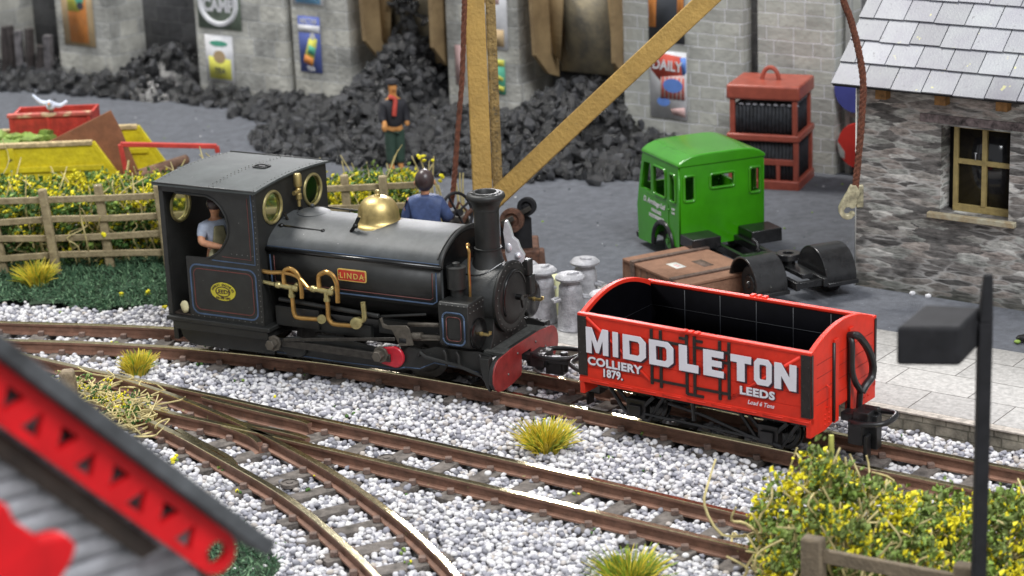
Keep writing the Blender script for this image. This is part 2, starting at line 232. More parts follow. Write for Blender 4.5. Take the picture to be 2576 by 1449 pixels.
# ------------------------------------------------------------------ mesh builder
class MB:
    def __init__(s, T=None): s.bm = bmesh.new(); s.T = T or Matrix(); s.mi = 0
    def v(s, p): return s.bm.verts.new(s.T @ Vector(p))
    def f(s, vs):
        try:
            fc = s.bm.faces.new(vs); fc.material_index = s.mi; return fc
        except ValueError: return None
    def box(s, x0, x1, y0, y1, z0, z1):
        q = [s.v((x, y, z)) for z in (z0, z1) for y in (y0, y1) for x in (x0, x1)]
        for i in ((0, 2, 3, 1), (4, 5, 7, 6), (0, 1, 5, 4), (1, 3, 7, 5), (3, 2, 6, 7), (2, 0, 4, 6)): s.f([q[k] for k in i])
        return s
    def beam(s, p0, p1, w, h, up=(0, 0, 1), w1=None, h1=None):
        p0 = Vector(p0); p1 = Vector(p1); d = (p1 - p0).normalized(); a = d.cross(Vector(up))
        if a.length < 1e-4: a = d.cross(Vector((1, 0, 0)))
        a.normalize(); b = a.cross(d); q = []
        for p, ww, hh in ((p0, w, h), (p1, w1 or w, h1 or h)):
            for sa, sb in ((-1, -1), (1, -1), (1, 1), (-1, 1)): q.append(s.v(p + a * ww / 2 * sa + b * hh / 2 * sb))
        for i in ((3, 2, 1, 0), (4, 5, 6, 7), (0, 1, 5, 4), (1, 2, 6, 5), (2, 3, 7, 6), (3, 0, 4, 7)): s.f([q[k] for k in i])
        return s
    def tube(s, pts, r, n=8, closed=False, sm=0):
        pts = [Vector(p) for p in pts]
        if sm: pts = smooth(pts, sm, closed)
        N = len(pts); rings = []; prev = None
        for i, p in enumerate(pts):
            if closed: d = pts[(i + 1) % N] - pts[i - 1]
            else: d = pts[min(i + 1, N - 1)] - pts[max(i - 1, 0)]
            d.normalize()
            if prev is None:
                a = d.cross(Vector((0, 0, 1)))
                if a.length < .1: a = d.cross(Vector((0, 1, 0)))
            else: a = prev - d * prev.dot(d)
            a.normalize(); prev = a; b = d.cross(a); rr = r(i / max(1, N - 1)) if callable(r) else r
            rings.append([s.v(p + (a * cos(2 * pi * k / n) + b * sin(2 * pi * k / n)) * rr) for k in range(n)])
        for i in range(N - (0 if closed else 1)):
            A = rings[i]; B = rings[(i + 1) % N]
            for k in range(n): s.f([A[k], A[(k + 1) % n], B[(k + 1) % n], B[k]])
        if not closed: s.f(rings[0][::-1]); s.f(rings[-1])
        return s
    def lathe(s, prof, c=(0, 0, 0), ax=(0, 0, 1), n=28):
        ax = Vector(ax).normalized(); a = ax.cross(Vector((0, 0, 1)))
        if a.length < .1: a = ax.cross(Vector((0, 1, 0)))
        a.normalize(); b = ax.cross(a); c = Vector(c); rings = []
        for r, h in prof: rings.append([s.v(c + ax * h + (a * cos(2 * pi * k / n) + b * sin(2 * pi * k / n)) * max(r, 1e-4)) for k in range(n)])
        for A, B in zip(rings, rings[1:]):
            for k in range(n): s.f([A[k], A[(k + 1) % n], B[(k + 1) % n], B[k]])
        s.f(rings[0][::-1]); s.f(rings[-1]); return s
    def cyl(s, p0, p1, r, n=20, r1=None):
        p0 = Vector(p0); p1 = Vector(p1); L = (p1 - p0).length
        return s.lathe([(r, 0), (r if r1 is None else r1, L)], p0, p1 - p0, n)
    def prism(s, pts, f0, f1):
        """pts 2D; f0,f1 map (a,b)->3D for the two caps"""
        A = [s.v(f0(*p)) for p in pts]; B = [s.v(f1(*p)) for p in pts]; n = len(pts)
        s.f(A[::-1]); s.f(B)
        for k in range(n): s.f([A[k], A[(k + 1) % n], B[(k + 1) % n], B[k]])
        return s
    def xz(s, pts, y0, y1): return s.prism(pts, lambda a, b: (a, y0, b), lambda a, b: (a, y1, b))
    def yz(s, pts, x0, x1): return s.prism(pts, lambda a, b: (x0, a, b), lambda a, b: (x1, a, b))
    def xy(s, pts, z0, z1): return s.prism(pts, lambda a, b: (a, b, z0), lambda a, b: (a, b, z1))
    def ball(s, c, r, sc=(1, 1, 1), sub=2, jit=0, rot=None):
        m = Matrix.Translation(Vector(c)) @ (rot or Matrix()) @ Matrix.Diagonal((sc[0], sc[1], sc[2], 1))
        q = bmesh.ops.create_icosphere(s.bm, subdivisions=sub, radius=r, matrix=s.T @ m)
        for vv in q['verts']:
            if jit: vv.co += Vector((random.uniform(-1, 1), random.uniform(-1, 1), random.uniform(-1, 1))) * jit * r
            for fc in vv.link_faces: fc.material_index = s.mi
        return s
    def strip(s, pts, w, yo, th=.006, closed=False):
        """lining: a flat raised band in the XZ plane at y=yo facing -Y"""
        pts = [Vector((a, b)) for a, b in pts]; N = len(pts); L = []
        for i in range(N):
            d = (pts[(i + 1) % N] - pts[i - 1]) if closed else pts[min(i + 1, N - 1)] - pts[max(i - 1, 0)]
            d.normalize(); nn = Vector((-d.y, d.x)); L.append((pts[i] + nn * w / 2, pts[i] - nn * w / 2))
        for i in range(N - (0 if closed else 1)):
            a, b = L[i]; c, d = L[(i + 1) % N]
            s.prism([a, b, d, c], lambda p, q: (p, yo, q), lambda p, q: (p, yo - th, q))
        return s
    def obj(s, name, m, parent=None, ang=35, bev=0, bseg=2, label=None):
        bmesh.ops.recalc_face_normals(s.bm, faces=s.bm.faces)
        for e in s.bm.edges:
            if len(e.link_faces) == 2: e.smooth = e.calc_face_angle(3.2) < R(ang)
            else: e.smooth = False
        me = bpy.data.meshes.new(name); s.bm.to_mesh(me); s.bm.free()
        for p in me.polygons: p.use_smooth = True
        for k in (m if isinstance(m, (list, tuple)) else [m]): me.materials.append(K[k] if isinstance(k, str) else k)
        return link(name, me, parent, bev, bseg, label)
def link(name, me, parent=None, bev=0, bseg=2, label=None):
    o = bpy.data.objects.new(name, me); COL.objects.link(o)
    if parent: o.parent = parent
    if bev:
        b = o.modifiers.new('bevel', 'BEVEL'); b.width = bev; b.segments = bseg; b.limit_method = 'ANGLE'; b.angle_limit = R(40); b.harden_normals = False
    if label: o['label'] = label
    return o
def smooth(pts, k=5, closed=False):
    N = len(pts); out = []
    for i in range(N if closed else N - 1):
        if closed: a, b, c, d = pts[i - 1], pts[i], pts[(i + 1) % N], pts[(i + 2) % N]
        else: a, b, c, d = pts[max(i - 1, 0)], pts[i], pts[i + 1], pts[min(i + 2, N - 1)]
        for j in range(k):
            t = j / k; out.append(.5 * ((2 * b) + (c - a) * t + (2 * a - 5 * b + 4 * c - d) * t * t + (3 * b - a - 3 * c + d) * t ** 3))
    if not closed: out.append(pts[-1].copy())
    return out
def tag(o, label, cat, group=None, kind=None):
    if kind: o['kind'] = kind
    if label: o['label'] = label
    if cat: o['category'] = cat
    if group: o['group'] = group
    return o
def thing(name, label, cat, loc=(0, 0, 0), rz=0., group=None):
    o = bpy.data.objects.new(name, None); COL.objects.link(o); o.location = loc; o.rotation_euler = (0, 0, rz); o.empty_display_size = .3
    return tag(o, label, cat, group)
def copy_tree(o, parent=None, kids=None):
    c = o.copy(); COL.objects.link(c); c.parent = parent
    for ch in [x for x in COL.objects if x.parent == o]: copy_tree(ch, c)
    return c
def circ(cx, cy, r, n=28, a0=0, a1=2 * pi, ry=None):
    full = abs(a1 - a0 - 2 * pi) < 1e-6
    return [(cx + r * cos(a0 + (a1 - a0) * k / (n if full else n - 1)), cy + (ry or r) * sin(a0 + (a1 - a0) * k / (n if full else n - 1))) for k in range(n)]
def rrect(x0, x1, z0, z1, r, n=5):
    o = []
    for cx, cz, a in ((x1 - r, z1 - r, 0), (x0 + r, z1 - r, pi / 2), (x0 + r, z0 + r, pi), (x1 - r, z0 + r, 1.5 * pi)):
        o += [(cx + r * cos(a + pi / 2 * k / n), cz + r * sin(a + pi / 2 * k / n)) for k in range(n + 1)]
    return o
def plate(name, outer, holes, th, m, parent, M, bev=0, label=None):
    """flat plate with holes; outlines in local 2D, M maps (a,b,depth) to parent space"""
    cu = bpy.data.curves.new(name, 'CURVE'); cu.dimensions = '2D'; cu.fill_mode = 'BOTH'; cu.extrude = th / 2
    for loop in [outer] + holes:
        sp = cu.splines.new('POLY'); sp.points.add(len(loop) - 1); sp.use_cyclic_u = True
        for p, q in zip(sp.points, loop): p.co = (q[0], q[1], 0, 1)
    t = bpy.data.objects.new('tmp', cu); me = bpy.data.meshes.new_from_object(t); bpy.data.objects.remove(t); bpy.data.curves.remove(cu)
    me.transform(M); me.name = name; me.materials.clear(); me.materials.append(K[m])
    return link(name, me, parent, bev, 2, label)
XZ = lambda y: Matrix(((1, 0, 0, 0), (0, 0, 1, y), (0, 1, 0, 0), (0, 0, 0, 1)))      # (a,b)->(a,y,b)
YZ = lambda x: Matrix(((0, 0, 1, x), (1, 0, 0, 0), (0, 1, 0, 0), (0, 0, 0, 1)))      # (a,b)->(x,a,b)
def textmesh(s, size, th=.006, off=0., align='LEFT', sx=1., space=1.):
    cu = bpy.data.curves.new('t', 'FONT'); cu.body = s; cu.size = size; cu.extrude = th / 2; cu.offset = off; cu.align_x = align; cu.space_character = space
    cu.resolution_u = 3
    t = bpy.data.objects.new('tmp', cu); me = bpy.data.meshes.new_from_object(t); bpy.data.objects.remove(t); bpy.data.curves.remove(cu)
    me.transform(Matrix.Diagonal((sx, 1, 1, 1))); return me
def text(name, s, size, m, parent, M, th=.006, off=0., align='LEFT', sx=1., space=1., italic=0.):
    me = textmesh(s, size, th, off, align, sx, space); me.name = name
    if italic: me.transform(Matrix(((1, italic, 0, 0), (0, 1, 0, 0), (0, 0, 1, 0), (0, 0, 0, 1))))
    me.transform(M); me.materials.clear(); me.materials.append(K[m]); return link(name, me, parent)
FACE = lambda x, y, z: Matrix.Translation((x, y, z)) @ Matrix.Rotation(pi / 2, 4, 'X')   # text facing -Y
def point_in(p, poly):
    x, y = p; c = False; n = len(poly)
    for i in range(n):
        x1, y1 = poly[i]; x2, y2 = poly[i - 1]
        if (y1 > y) != (y2 > y) and x < (x2 - x1) * (y - y1) / (y2 - y1) + x1: c = not c
    return c
# ================================================================== THE SETTING
H36 = R(-36.3)
E36 = Vector((cos(H36), sin(H36), 0)); N36 = Vector((-sin(H36), cos(H36), 0))
WC = Vector((2.976, 29.513, 0))
def track_frame(s, o, z=0): p = WC + E36 * s + N36 * o; return (p.x, p.y, z)
mb = MB(); n_ = 60
for i in range(n_ + 1):
    for j in range(n_ + 1): mb.v((-60 + 120 * i / n_, -30 + 130 * j / n_, -.34))
mb.bm.verts.ensure_lookup_table()
for i in range(n_):
    for j in range(n_): mb.f([mb.bm.verts[k] for k in (i * (n_ + 1) + j, (i + 1) * (n_ + 1) + j, (i + 1) * (n_ + 1) + j + 1, i * (n_ + 1) + j + 1)])
tag(mb.obj('ground', 'ballastbed'), 'pale baseboard ground under the ballast', None, kind='structure')
yard_poly = [(-40, 41.2), (-3.0, 40.9), (-1.9, 38.2), (-1.3, 36.6)] + [track_frame(s, 1.52)[:2] for s in (-6.0, -3, 0, 5, 12, 30)] + [(60, 20), (60, 95), (-60, 95), (-60, 41.2)]
mb = MB(); mb.xy(yard_poly, -.33, .08); tag(mb.obj('yard_ground', 'yard'), 'dark blue-grey gritty coal yard surface', None, kind='structure')
# raised stone paving beside the line
pv = thing('pavement', 'pale stone paving strip with brick kerb edge', None, WC, H36); pv['kind'] = 'structure'
K['kerbstone'] = ashlar('kerb_blocks', (.26, .235, .19), (.17, .155, .12), (.13, .12, .09), .5, .15, .03, .012, .8, 3)
mb = MB(); mb.box(-5.6, 26, 1.58, 4.65, -.3, .104); mb.obj('paving_slabs', 'slab', pv)
mb = MB(); mb.box(-5.6, 26, 1.46, 1.578, -.3, .075); mb.obj('kerb_face', 'kerbstone', pv, bev=.01)
mb = MB(); mb.box(-5.6, 26, 1.44, 1.60, .076, .108); mb.obj('kerb_edge', mat('kerb_edge_mat', (.5, .45, .4), .8, 0, .25, 9), pv, bev=.008)
# turf bank by the fence
TURF = [(-22, 37.9), (-10, 37.45), (-8.2, 37.25), (-7.2, 36.75), (-6.1, 36.85), (-4.6, 36.7), (-2.4, 35.9), (-1.6, 36.6), (-2.1, 38.4), (-3.0, 41.0), (-22, 41.3)]
FGRASS = [(-5.2, 27.9), (-4.3, 27.75), (-3.95, 27.4), (-3.45, 26.6), (-3.05, 25.6), (-3.2, 24.0), (-5, 22), (-9, 22), (-9, 27.5)]
def turf_z(x, y): return -.17 + .22 * max(0, min(1, (y - 36.6) / 2.4))
def sheet(name, poly, zf, m, step=.25):
    xs = [p[0] for p in poly]; ys = [p[1] for p in poly]; mb = MB(); g = {}
    def V_(i, j):
        if (i, j) not in g:
            x = min(xs) + i * step; y = min(ys) + j * step; g[(i, j)] = mb.v((x, y, zf(x, y) + noise.noise((x * 2, y * 2, 0)) * .03))
        return g[(i, j)]
    for i in range(int((max(xs) - min(xs)) / step) + 1):
        for j in range(int((max(ys) - min(ys)) / step) + 1):
            if point_in((min(xs) + (i + .5) * step, min(ys) + (j + .5) * step), poly): mb.f([V_(i, j), V_(i + 1, j), V_(i + 1, j + 1), V_(i, j + 1)])
    return mb.obj(name, m)
tag(sheet('turf_bank', TURF, turf_z, 'turf'), 'dark turf bank in front of the fence', None, kind='structure')
tag(sheet('turf_patch', FGRASS, lambda x, y: -.2, 'turf'), 'turf patch in front corner', None, kind='structure')

# ================================================================== TRACKS
def arc_pts(pts, step):
    pts = smooth([Vector((*p, 0)) for p in pts], 12); out = [pts[0]]; acc = 0
    for a, b in zip(pts, pts[1:]):
        L = (b - a).length
        while acc + L >= step:
            t = (step - acc) / L; a = a + (b - a) * t; out.append(a.copy()); L = (b - a).length; acc = 0
        acc += L
    return out
def tang(P, i): return (P[min(i + 1, len(P) - 1)] - P[max(i - 1, 0)]).normalized()
def nrm(P, i): d = tang(P, i); return Vector((-d.y, d.x, 0))
PROF = [(-.04, 0), (.04, 0), (.045, -.012), (.042, -.05), (.018, -.065), (.018, -.155), (.075, -.175), (.078, -.2), (-.078, -.2), (-.075, -.175), (-.018, -.155), (-.018, -.065), (-.042, -.05), (-.045, -.012)]
def rail(P, off, parent, name='rail', z=0, label=None):
    mb = MB(); rings = []
    for i in range(len(P)):
        nn = nrm(P, i); c = P[i] + nn * off; rings.append([mb.v(c + nn * a + Vector((0, 0, b + z))) for a, b in PROF])
    for A, B in zip(rings, rings[1:]):
        for k in range(len(PROF)):
            f = mb.f([A[k], A[(k + 1) % 14], B[(k + 1) % 14], B[k]])
            if f and k in (0, 1, 13): f.material_index = 1
    mb.f(rings[0]); mb.f(rings[-1][::-1])
    return mb.obj(name, ['rail', 'railtop'], parent, ang=30, label=label)
SLEEPERS = []   # (centre, dir, half length, half width) used to keep ballast off them
RAILS = []
def sleeper(c, d, hl, parent, chairs, hw=.135):
    nn = Vector((-d.y, d.x, 0)); SLEEPERS.append((c.copy(), nn, hl, d, hw)); mb = MB(); j = random.uniform
    A = c - nn * (hl + j(-.05, .05)); B = c + nn * (hl + j(-.05, .05)); w = hw * 2 * j(.9, 1.1)
    mb.beam((A.x, A.y, -.235), (B.x, B.y, -.235), w, .1)
    mb.mi = 1
    for q in chairs:
        for sd in (-1, 1):
            p = q + nn * sd * .115 + d * j(-.03, .03); mb.box(p.x - .05, p.x + .05, p.y - .045, p.y + .045, -.19, -.11)
    mb.obj('sleeper', ['sleeper', 'chair'], parent, bev=.012)
MAIN = [(-16, 36.9), (-12, 36.1), (-8.4, 35.28), (-6.56, 34.86), (-4.8, 34.28), (-2.43, 33.2), (0, 31.72), (1.48, 30.62)] + [track_frame(s, 0)[:2] for s in (0, 3, 6, 10, 16)]
G2 = .46
main = thing('railway_track', 'curved rear railway track under the engine and wagon', 'track')
P = arc_pts(MAIN, .18)
RAILS += [[p + nrm(P, i) * o for i, p in enumerate(P)] for o in (-G2, G2)]
rail(P, -G2, main); rail(P, G2, main)
Q = arc_pts(MAIN, .74)
for i in range(1, len(Q) - 1): sleeper(Q[i] + tang(Q, i) * random.uniform(-.04, .04), tang(Q, i), .83, main, [Q[i] - nrm(Q, i) * G2, Q[i] + nrm(Q, i) * G2])
R1 = [(-12, 36.4), (-9.0, 34.7), (-6.51, 32.95), (-5.76, 32.44), (-4.75, 31.75), (-3.36, 30.75), (-1.74, 29.63), (-.50, 28.74), (1.29, 27.42), (2.91, 26.2), (6, 23.9), (12, 19.4)]
R2 = [(-11.4, 34.9), (-8.6, 33.3), (-6.05, 31.58), (-5.2, 30.98), (-4.37, 30.4), (-3.55, 29.82), (-2.25, 28.86), (-.16, 27.35), (1.23, 26.33), (2.97, 25.05), (6, 22.8), (12, 18.3)]
R3 = [(-6.3, 32.74), (-5.94, 32.43), (-5.1, 31.6), (-4.21, 30.58), (-3.64, 29.84), (-2.67, 28.46), (-1.84, 27.03), (-1.20, 25.71), (-.74, 24.5), (-.2, 22.6), (.2, 20.5)]
R4 = [(-11.2, 34.7), (-8.4, 33.0), (-6.01, 31.2), (-5.05, 30.17), (-4.17, 28.98), (-3.23, 27.63), (-2.51, 26.33), (-1.76, 24.7), (-1.15, 22.9), (-.7, 20.6)]
turn = thing('railway_turnout', 'front railway turnout with frog, check rails and two routes', 'track')
def part_rail(pts, z=0, cut=None, name='rail'):
    A = arc_pts(pts, .15)
    if cut: A = [p for p in A if cut(p)]
    RAILS.append(A); rail(A, 0, turn, name, z)
part_rail(R1); part_rail(R4)
FROG = Vector((-3.78, 30.02, 0))
part_rail(R2, 0, lambda p: not (-4.25 < p.x < -3.72)); part_rail(R3, 0, lambda p: not (-4.08 < p.x < -3.62))
for pts in (((-4.75, 31.63), (-4.55, 31.45), (-4.2, 31.17), (-3.7, 30.8), (-3.15, 30.4), (-3.0, 30.22)), ((-4.95, 30.24), (-4.75, 29.95), (-4.45, 29.55), (-4.1, 29.07), (-3.95, 28.75)),
            ((-4.3, 30.34), (-4.05, 30.1), (-3.8, 29.8), (-3.68, 29.55)), ((-4.12, 30.48), (-3.9, 30.3), (-3.5, 30.05), (-3.1, 29.75), (-2.98, 29.6))):
    A = arc_pts(pts, .1); RAILS.append(A); rail(A, 0, turn, 'check_rail', -.01)
def near(A, p):
    b = min(range(len(A)), key=lambda i: (A[i] - p).length); return A[b]
A1 = arc_pts(R1, .1); A2 = arc_pts(R2, .1); A3 = arc_pts(R3, .1); A4 = arc_pts(R4, .1)
Q = arc_pts(R1, .74)
for i in range(2, len(Q) - 1):
    p = Q[i]; d = tang(Q, i); q2 = near(A2, p)
    if p.x > -2.6: c = (p + q2) / 2; sleeper(c, d, .8, turn, [p, q2])
    else:
        q4 = near(A4, p); dd = (q4 - p); 
        if dd.length > 2.6: continue
        c = (p + q4) / 2; u = dd.normalized(); sleeper(c, Vector((u.y, -u.x, 0)) * -1, dd.length / 2 + .33, turn, [p, q4, near(A2, c), near(A3, c)] if p.x > -5.5 else [p, q4])
Q = arc_pts(R3, .74)
for i in range(2, len(Q) - 1):
    p = Q[i]
    if p.x < -3.0: continue
    q4 = near(A4, p); d = tang(Q, i); sleeper((p + q4) / 2, d, .78, turn, [p, q4])
for c in ((.0 - 1.86, 29.05, -.17), (-3.15, 28.2, -.15)):
    mb = MB(); mb.lathe([(.13, 0), (.13, .05), (.1, .06), (.1, .045), (.05, .045), (.05, .06), (.02, .06)], c, n=24); mb.obj('point_disc', 'sleeper', turn)
# ------------------------------------------------------------------ ballast, instanced stones
def scatter(name, pts, rots, scs, tones, variants, label, kind='stuff'):
    me = bpy.data.meshes.new(name); me.from_pydata([tuple(p) for p in pts], [], [])
    for nm, ty, data in (('rot', 'FLOAT_VECTOR', [c for r in rots for c in r]), ('sc', 'FLOAT', scs), ('tone', 'FLOAT', tones)):
        a = me.attributes.new(nm, ty, 'POINT'); a.data.foreach_set('vector' if ty == 'FLOAT_VECTOR' else 'value', data)
    a = me.attributes.new('vi', 'INT', 'POINT'); a.data.foreach_set('value', [random.randrange(len(variants)) for _ in pts])
    o = bpy.data.objects.new(name, me); COL.objects.link(o); tag(o, label, None, kind=kind)
    vc = bpy.data.collections.new(name + '_variants')
    for i, (vm, mt) in enumerate(variants):
        vm.materials.append(K[mt]); vc.objects.link(bpy.data.objects.new('%s_piece' % name, vm))
    ng = bpy.data.node_groups.new(name, 'GeometryNodeTree'); ng.interface.new_socket('Geometry', in_out='INPUT', socket_type='NodeSocketGeometry'); ng.interface.new_socket('Geometry', in_out='OUTPUT', socket_type='NodeSocketGeometry')
    n = ng.nodes; l = ng.links; gi = n.new('NodeGroupInput'); go = n.new('NodeGroupOutput')
    ip = n.new('GeometryNodeInstanceOnPoints'); ci = n.new('GeometryNodeCollectionInfo'); ci.inputs[0].default_value = vc; ci.inputs['Separate Children'].default_value = True; ci.inputs['Reset Children'].default_value = True
    mp = n.new('GeometryNodeMeshToPoints'); l.new(gi.outputs[0], mp.inputs[0]); l.new(mp.outputs[0], ip.inputs['Points']); l.new(ci.outputs[0], ip.inputs['Instance']); ip.inputs['Pick Instance'].default_value = True
    for nm, ty, sock in (('rot', 'FLOAT_VECTOR', 'Rotation'), ('sc', 'FLOAT', 'Scale'), ('vi', 'INT', 'Instance Index')):
        na = n.new('GeometryNodeInputNamedAttribute'); na.data_type = ty; na.inputs[0].default_value = nm
        if sock == 'Rotation':
            er = n.new('FunctionNodeEulerToRotation'); l.new(na.outputs[0], er.inputs[0]); l.new(er.outputs[0], ip.inputs[sock])
        else: l.new(na.outputs[0], ip.inputs[sock])
    l.new(ip.outputs[0], go.inputs[0]); md = o.modifiers.new('scatter', 'NODES'); md.node_group = ng
    return o
def stone_mesh(i, sub=2, squash=.75, amp=.35):
    bm = bmesh.new(); bmesh.ops.create_icosphere(bm, subdivisions=sub, radius=1)
    for v in bm.verts:
        nz = noise.noise(v.co * .9 + Vector((i * 7.3, 1, 2))); v.co *= 1 + amp * nz; v.co.z *= squash; v.co.x *= 1.15
    for f in bm.faces: f.smooth = True
    me = bpy.data.meshes.new('stone'); bm.to_mesh(me); bm.free(); return me
rg = {}
for A in RAILS:
    for p in A: rg.setdefault((int(p.x // .5), int(p.y // .5)), []).append(p)
def rail_d(p):
    m = 9; gx, gy = int(p.x // .5), int(p.y // .5)
    for i in (-1, 0, 1):
        for j in (-1, 0, 1):
            for q in rg.get((gx + i, gy + j), ()):
                d = (q.x - p.x) ** 2 + (q.y - p.y) ** 2
                if d < m: m = d
    return math.sqrt(m)
def on_sleeper(p, pad=0):
    for c, nn, hl, d, hw in SLEEPERS:
        q = p - c
        if abs(q.x) > 2.3 or abs(q.y) > 2.3: continue
        if abs(q.dot(d)) < hw + pad and abs(q.dot(nn)) < hl + pad: return abs(q.dot(nn)) / hl
    return 0
pts = []; rots = []; scs = []; tones = []
rnd = random.Random(3)
def in_view(x, y): return 22 < y < 38.6 and abs(x) < y * .27 + .6
step = .071
y = 22.0
while y < 38.6:
    x = -(y * .26 + .6)
    while x < y * .26 + .6:
        px = x + rnd.uniform(-.45, .45) * step; py = y + rnd.uniform(-.45, .45) * step; x += step
        v = Vector((px, py, 0)); o = (v - WC).dot(N36)
        if (px > -1.6 and o > 1.44) or (point_in((px, py), TURF) and rnd.random() > .012) or (point_in((px, py), FGRASS) and rnd.random() > .02): continue
        if py > 37.8: continue
        rd = rail_d(v)
        if rd < .1: continue
        sl = on_sleeper(v, .015)
        hgt = -.272 + .035 * noise.noise((px * 1.3, py * 1.3, 5)) + rnd.uniform(-.02, .025)
        if rd > .3 and not sl: hgt += .03
        if rd > .6: hgt += .03
        if sl:
            if (sl < .88 and rnd.random() > .025) or rnd.random() < .7: continue
            hgt = -.17
        pts.append((px, py, hgt)); rots.append((rnd.uniform(-.5, .5), rnd.uniform(-.5, .5), rnd.uniform(0, 6.28)))
        scs.append(.041 * rnd.uniform(.72, 1.25)); tones.append(rnd.random())
        if rnd.random() < .35 and not sl and rd > .12:
            pts.append((px + rnd.uniform(-.04, .04), py + rnd.uniform(-.04, .04), hgt + .05)); rots.append((rnd.uniform(-.5, .5), rnd.uniform(-.5, .5), rnd.uniform(0, 6.28))); scs.append(.041 * rnd.uniform(.7, 1.2)); tones.append(rnd.random())
    y += step * .9
scatter('ballast', pts, rots, scs, tones, [(stone_mesh(i), 'stone') for i in range(7)], 'loose rounded white and pale grey ballast stones')
# ------------------------------------------------------------------ static grass ground cover
def blade_mesh(i, w=.16, bend=.5):
    bm = bmesh.new(); prev = None
    for k in range(4):
        t = k / 3; ww = w * (1 - t * .75); c = Vector((bend * t * t, 0, t)); a = bm.verts.new(c + Vector((0, -ww, 0))); b = bm.verts.new(c + Vector((0, ww, 0)))
        if prev: bm.faces.new((prev[0], prev[1], b, a))
        prev = (a, b)
    me = bpy.data.meshes.new('blade'); bm.to_mesh(me); bm.free(); return me
def grass(name, poly, zf, n, label, h=(.055, .12)):
    xs = [p[0] for p in poly]; ys = [p[1] for p in poly]; pts = []; rots = []; scs = []; tn = []; t = 0
    x0, x1, y0, y1 = max(min(xs), -11), min(max(xs), 11), min(ys), max(ys)
    while len(pts) < n:
        x = rnd.uniform(x0, x1); y = rnd.uniform(y0, y1)
        if point_in((x, y), poly):
            pts.append((x, y, zf(x, y) + rnd.uniform(-.01, .04))); rots.append((rnd.uniform(-1.4, 1.4), rnd.uniform(-1.4, 1.4), rnd.uniform(0, 6.28))); scs.append(rnd.uniform(*h)); tn.append(rnd.random())
    return scatter(name, pts, rots, scs, tn, [(blade_mesh(0), 'grassg'), (blade_mesh(1, .13, .8), 'grassg'), (blade_mesh(2), 'grassg2'), (blade_mesh(3, .12, .2), 'grassg')], label)
grass('grass', TURF, turf_z, 26000, 'short dark green fibre grass before the fence')
grass('grass', FGRASS, lambda x, y: -.17, 13000, 'short green fibre grass in the front left corner')
# ================================================================== STEAM LOCOMOTIVE (local X forward, Y to the far side, Z above rail)
LOC = Vector((-2.43, 33.217, 0)); LH = -.491
lo = thing('steam_locomotive', 'black narrow gauge saddle tank engine with brass dome and red nameplate', 'locomotive', LOC, LH)
def rivets(parent, pts, r=.009, name='rivets'):
    mb = MB()
    for p in pts: mb.ball(p, r, sub=1)
    return mb.obj(name, 'rivet', parent)
CW = 1.018
# footplate and lower cab skirt
mb = MB(); mb.box(-2.93, -.97, -1.09, 1.09, .60, .67); fp = mb.obj('footplate', 'black', lo, bev=.012)
mb = MB(); mb.box(-2.80, -1.02, -1.07, 1.07, .47, .598); mb.obj('valance', 'black', fp, bev=.01)
for s in (-1, 1):
    mb = MB(); mb.xz([(-2.78, .468), (-2.78, .42), (-2.74, .3), (-2.6, .2), (-2.45, .18), (-1.0, .2), (-1.0, .468)], s * .9, s * .94); mb.obj('rear_frame_plate', 'black', lo)
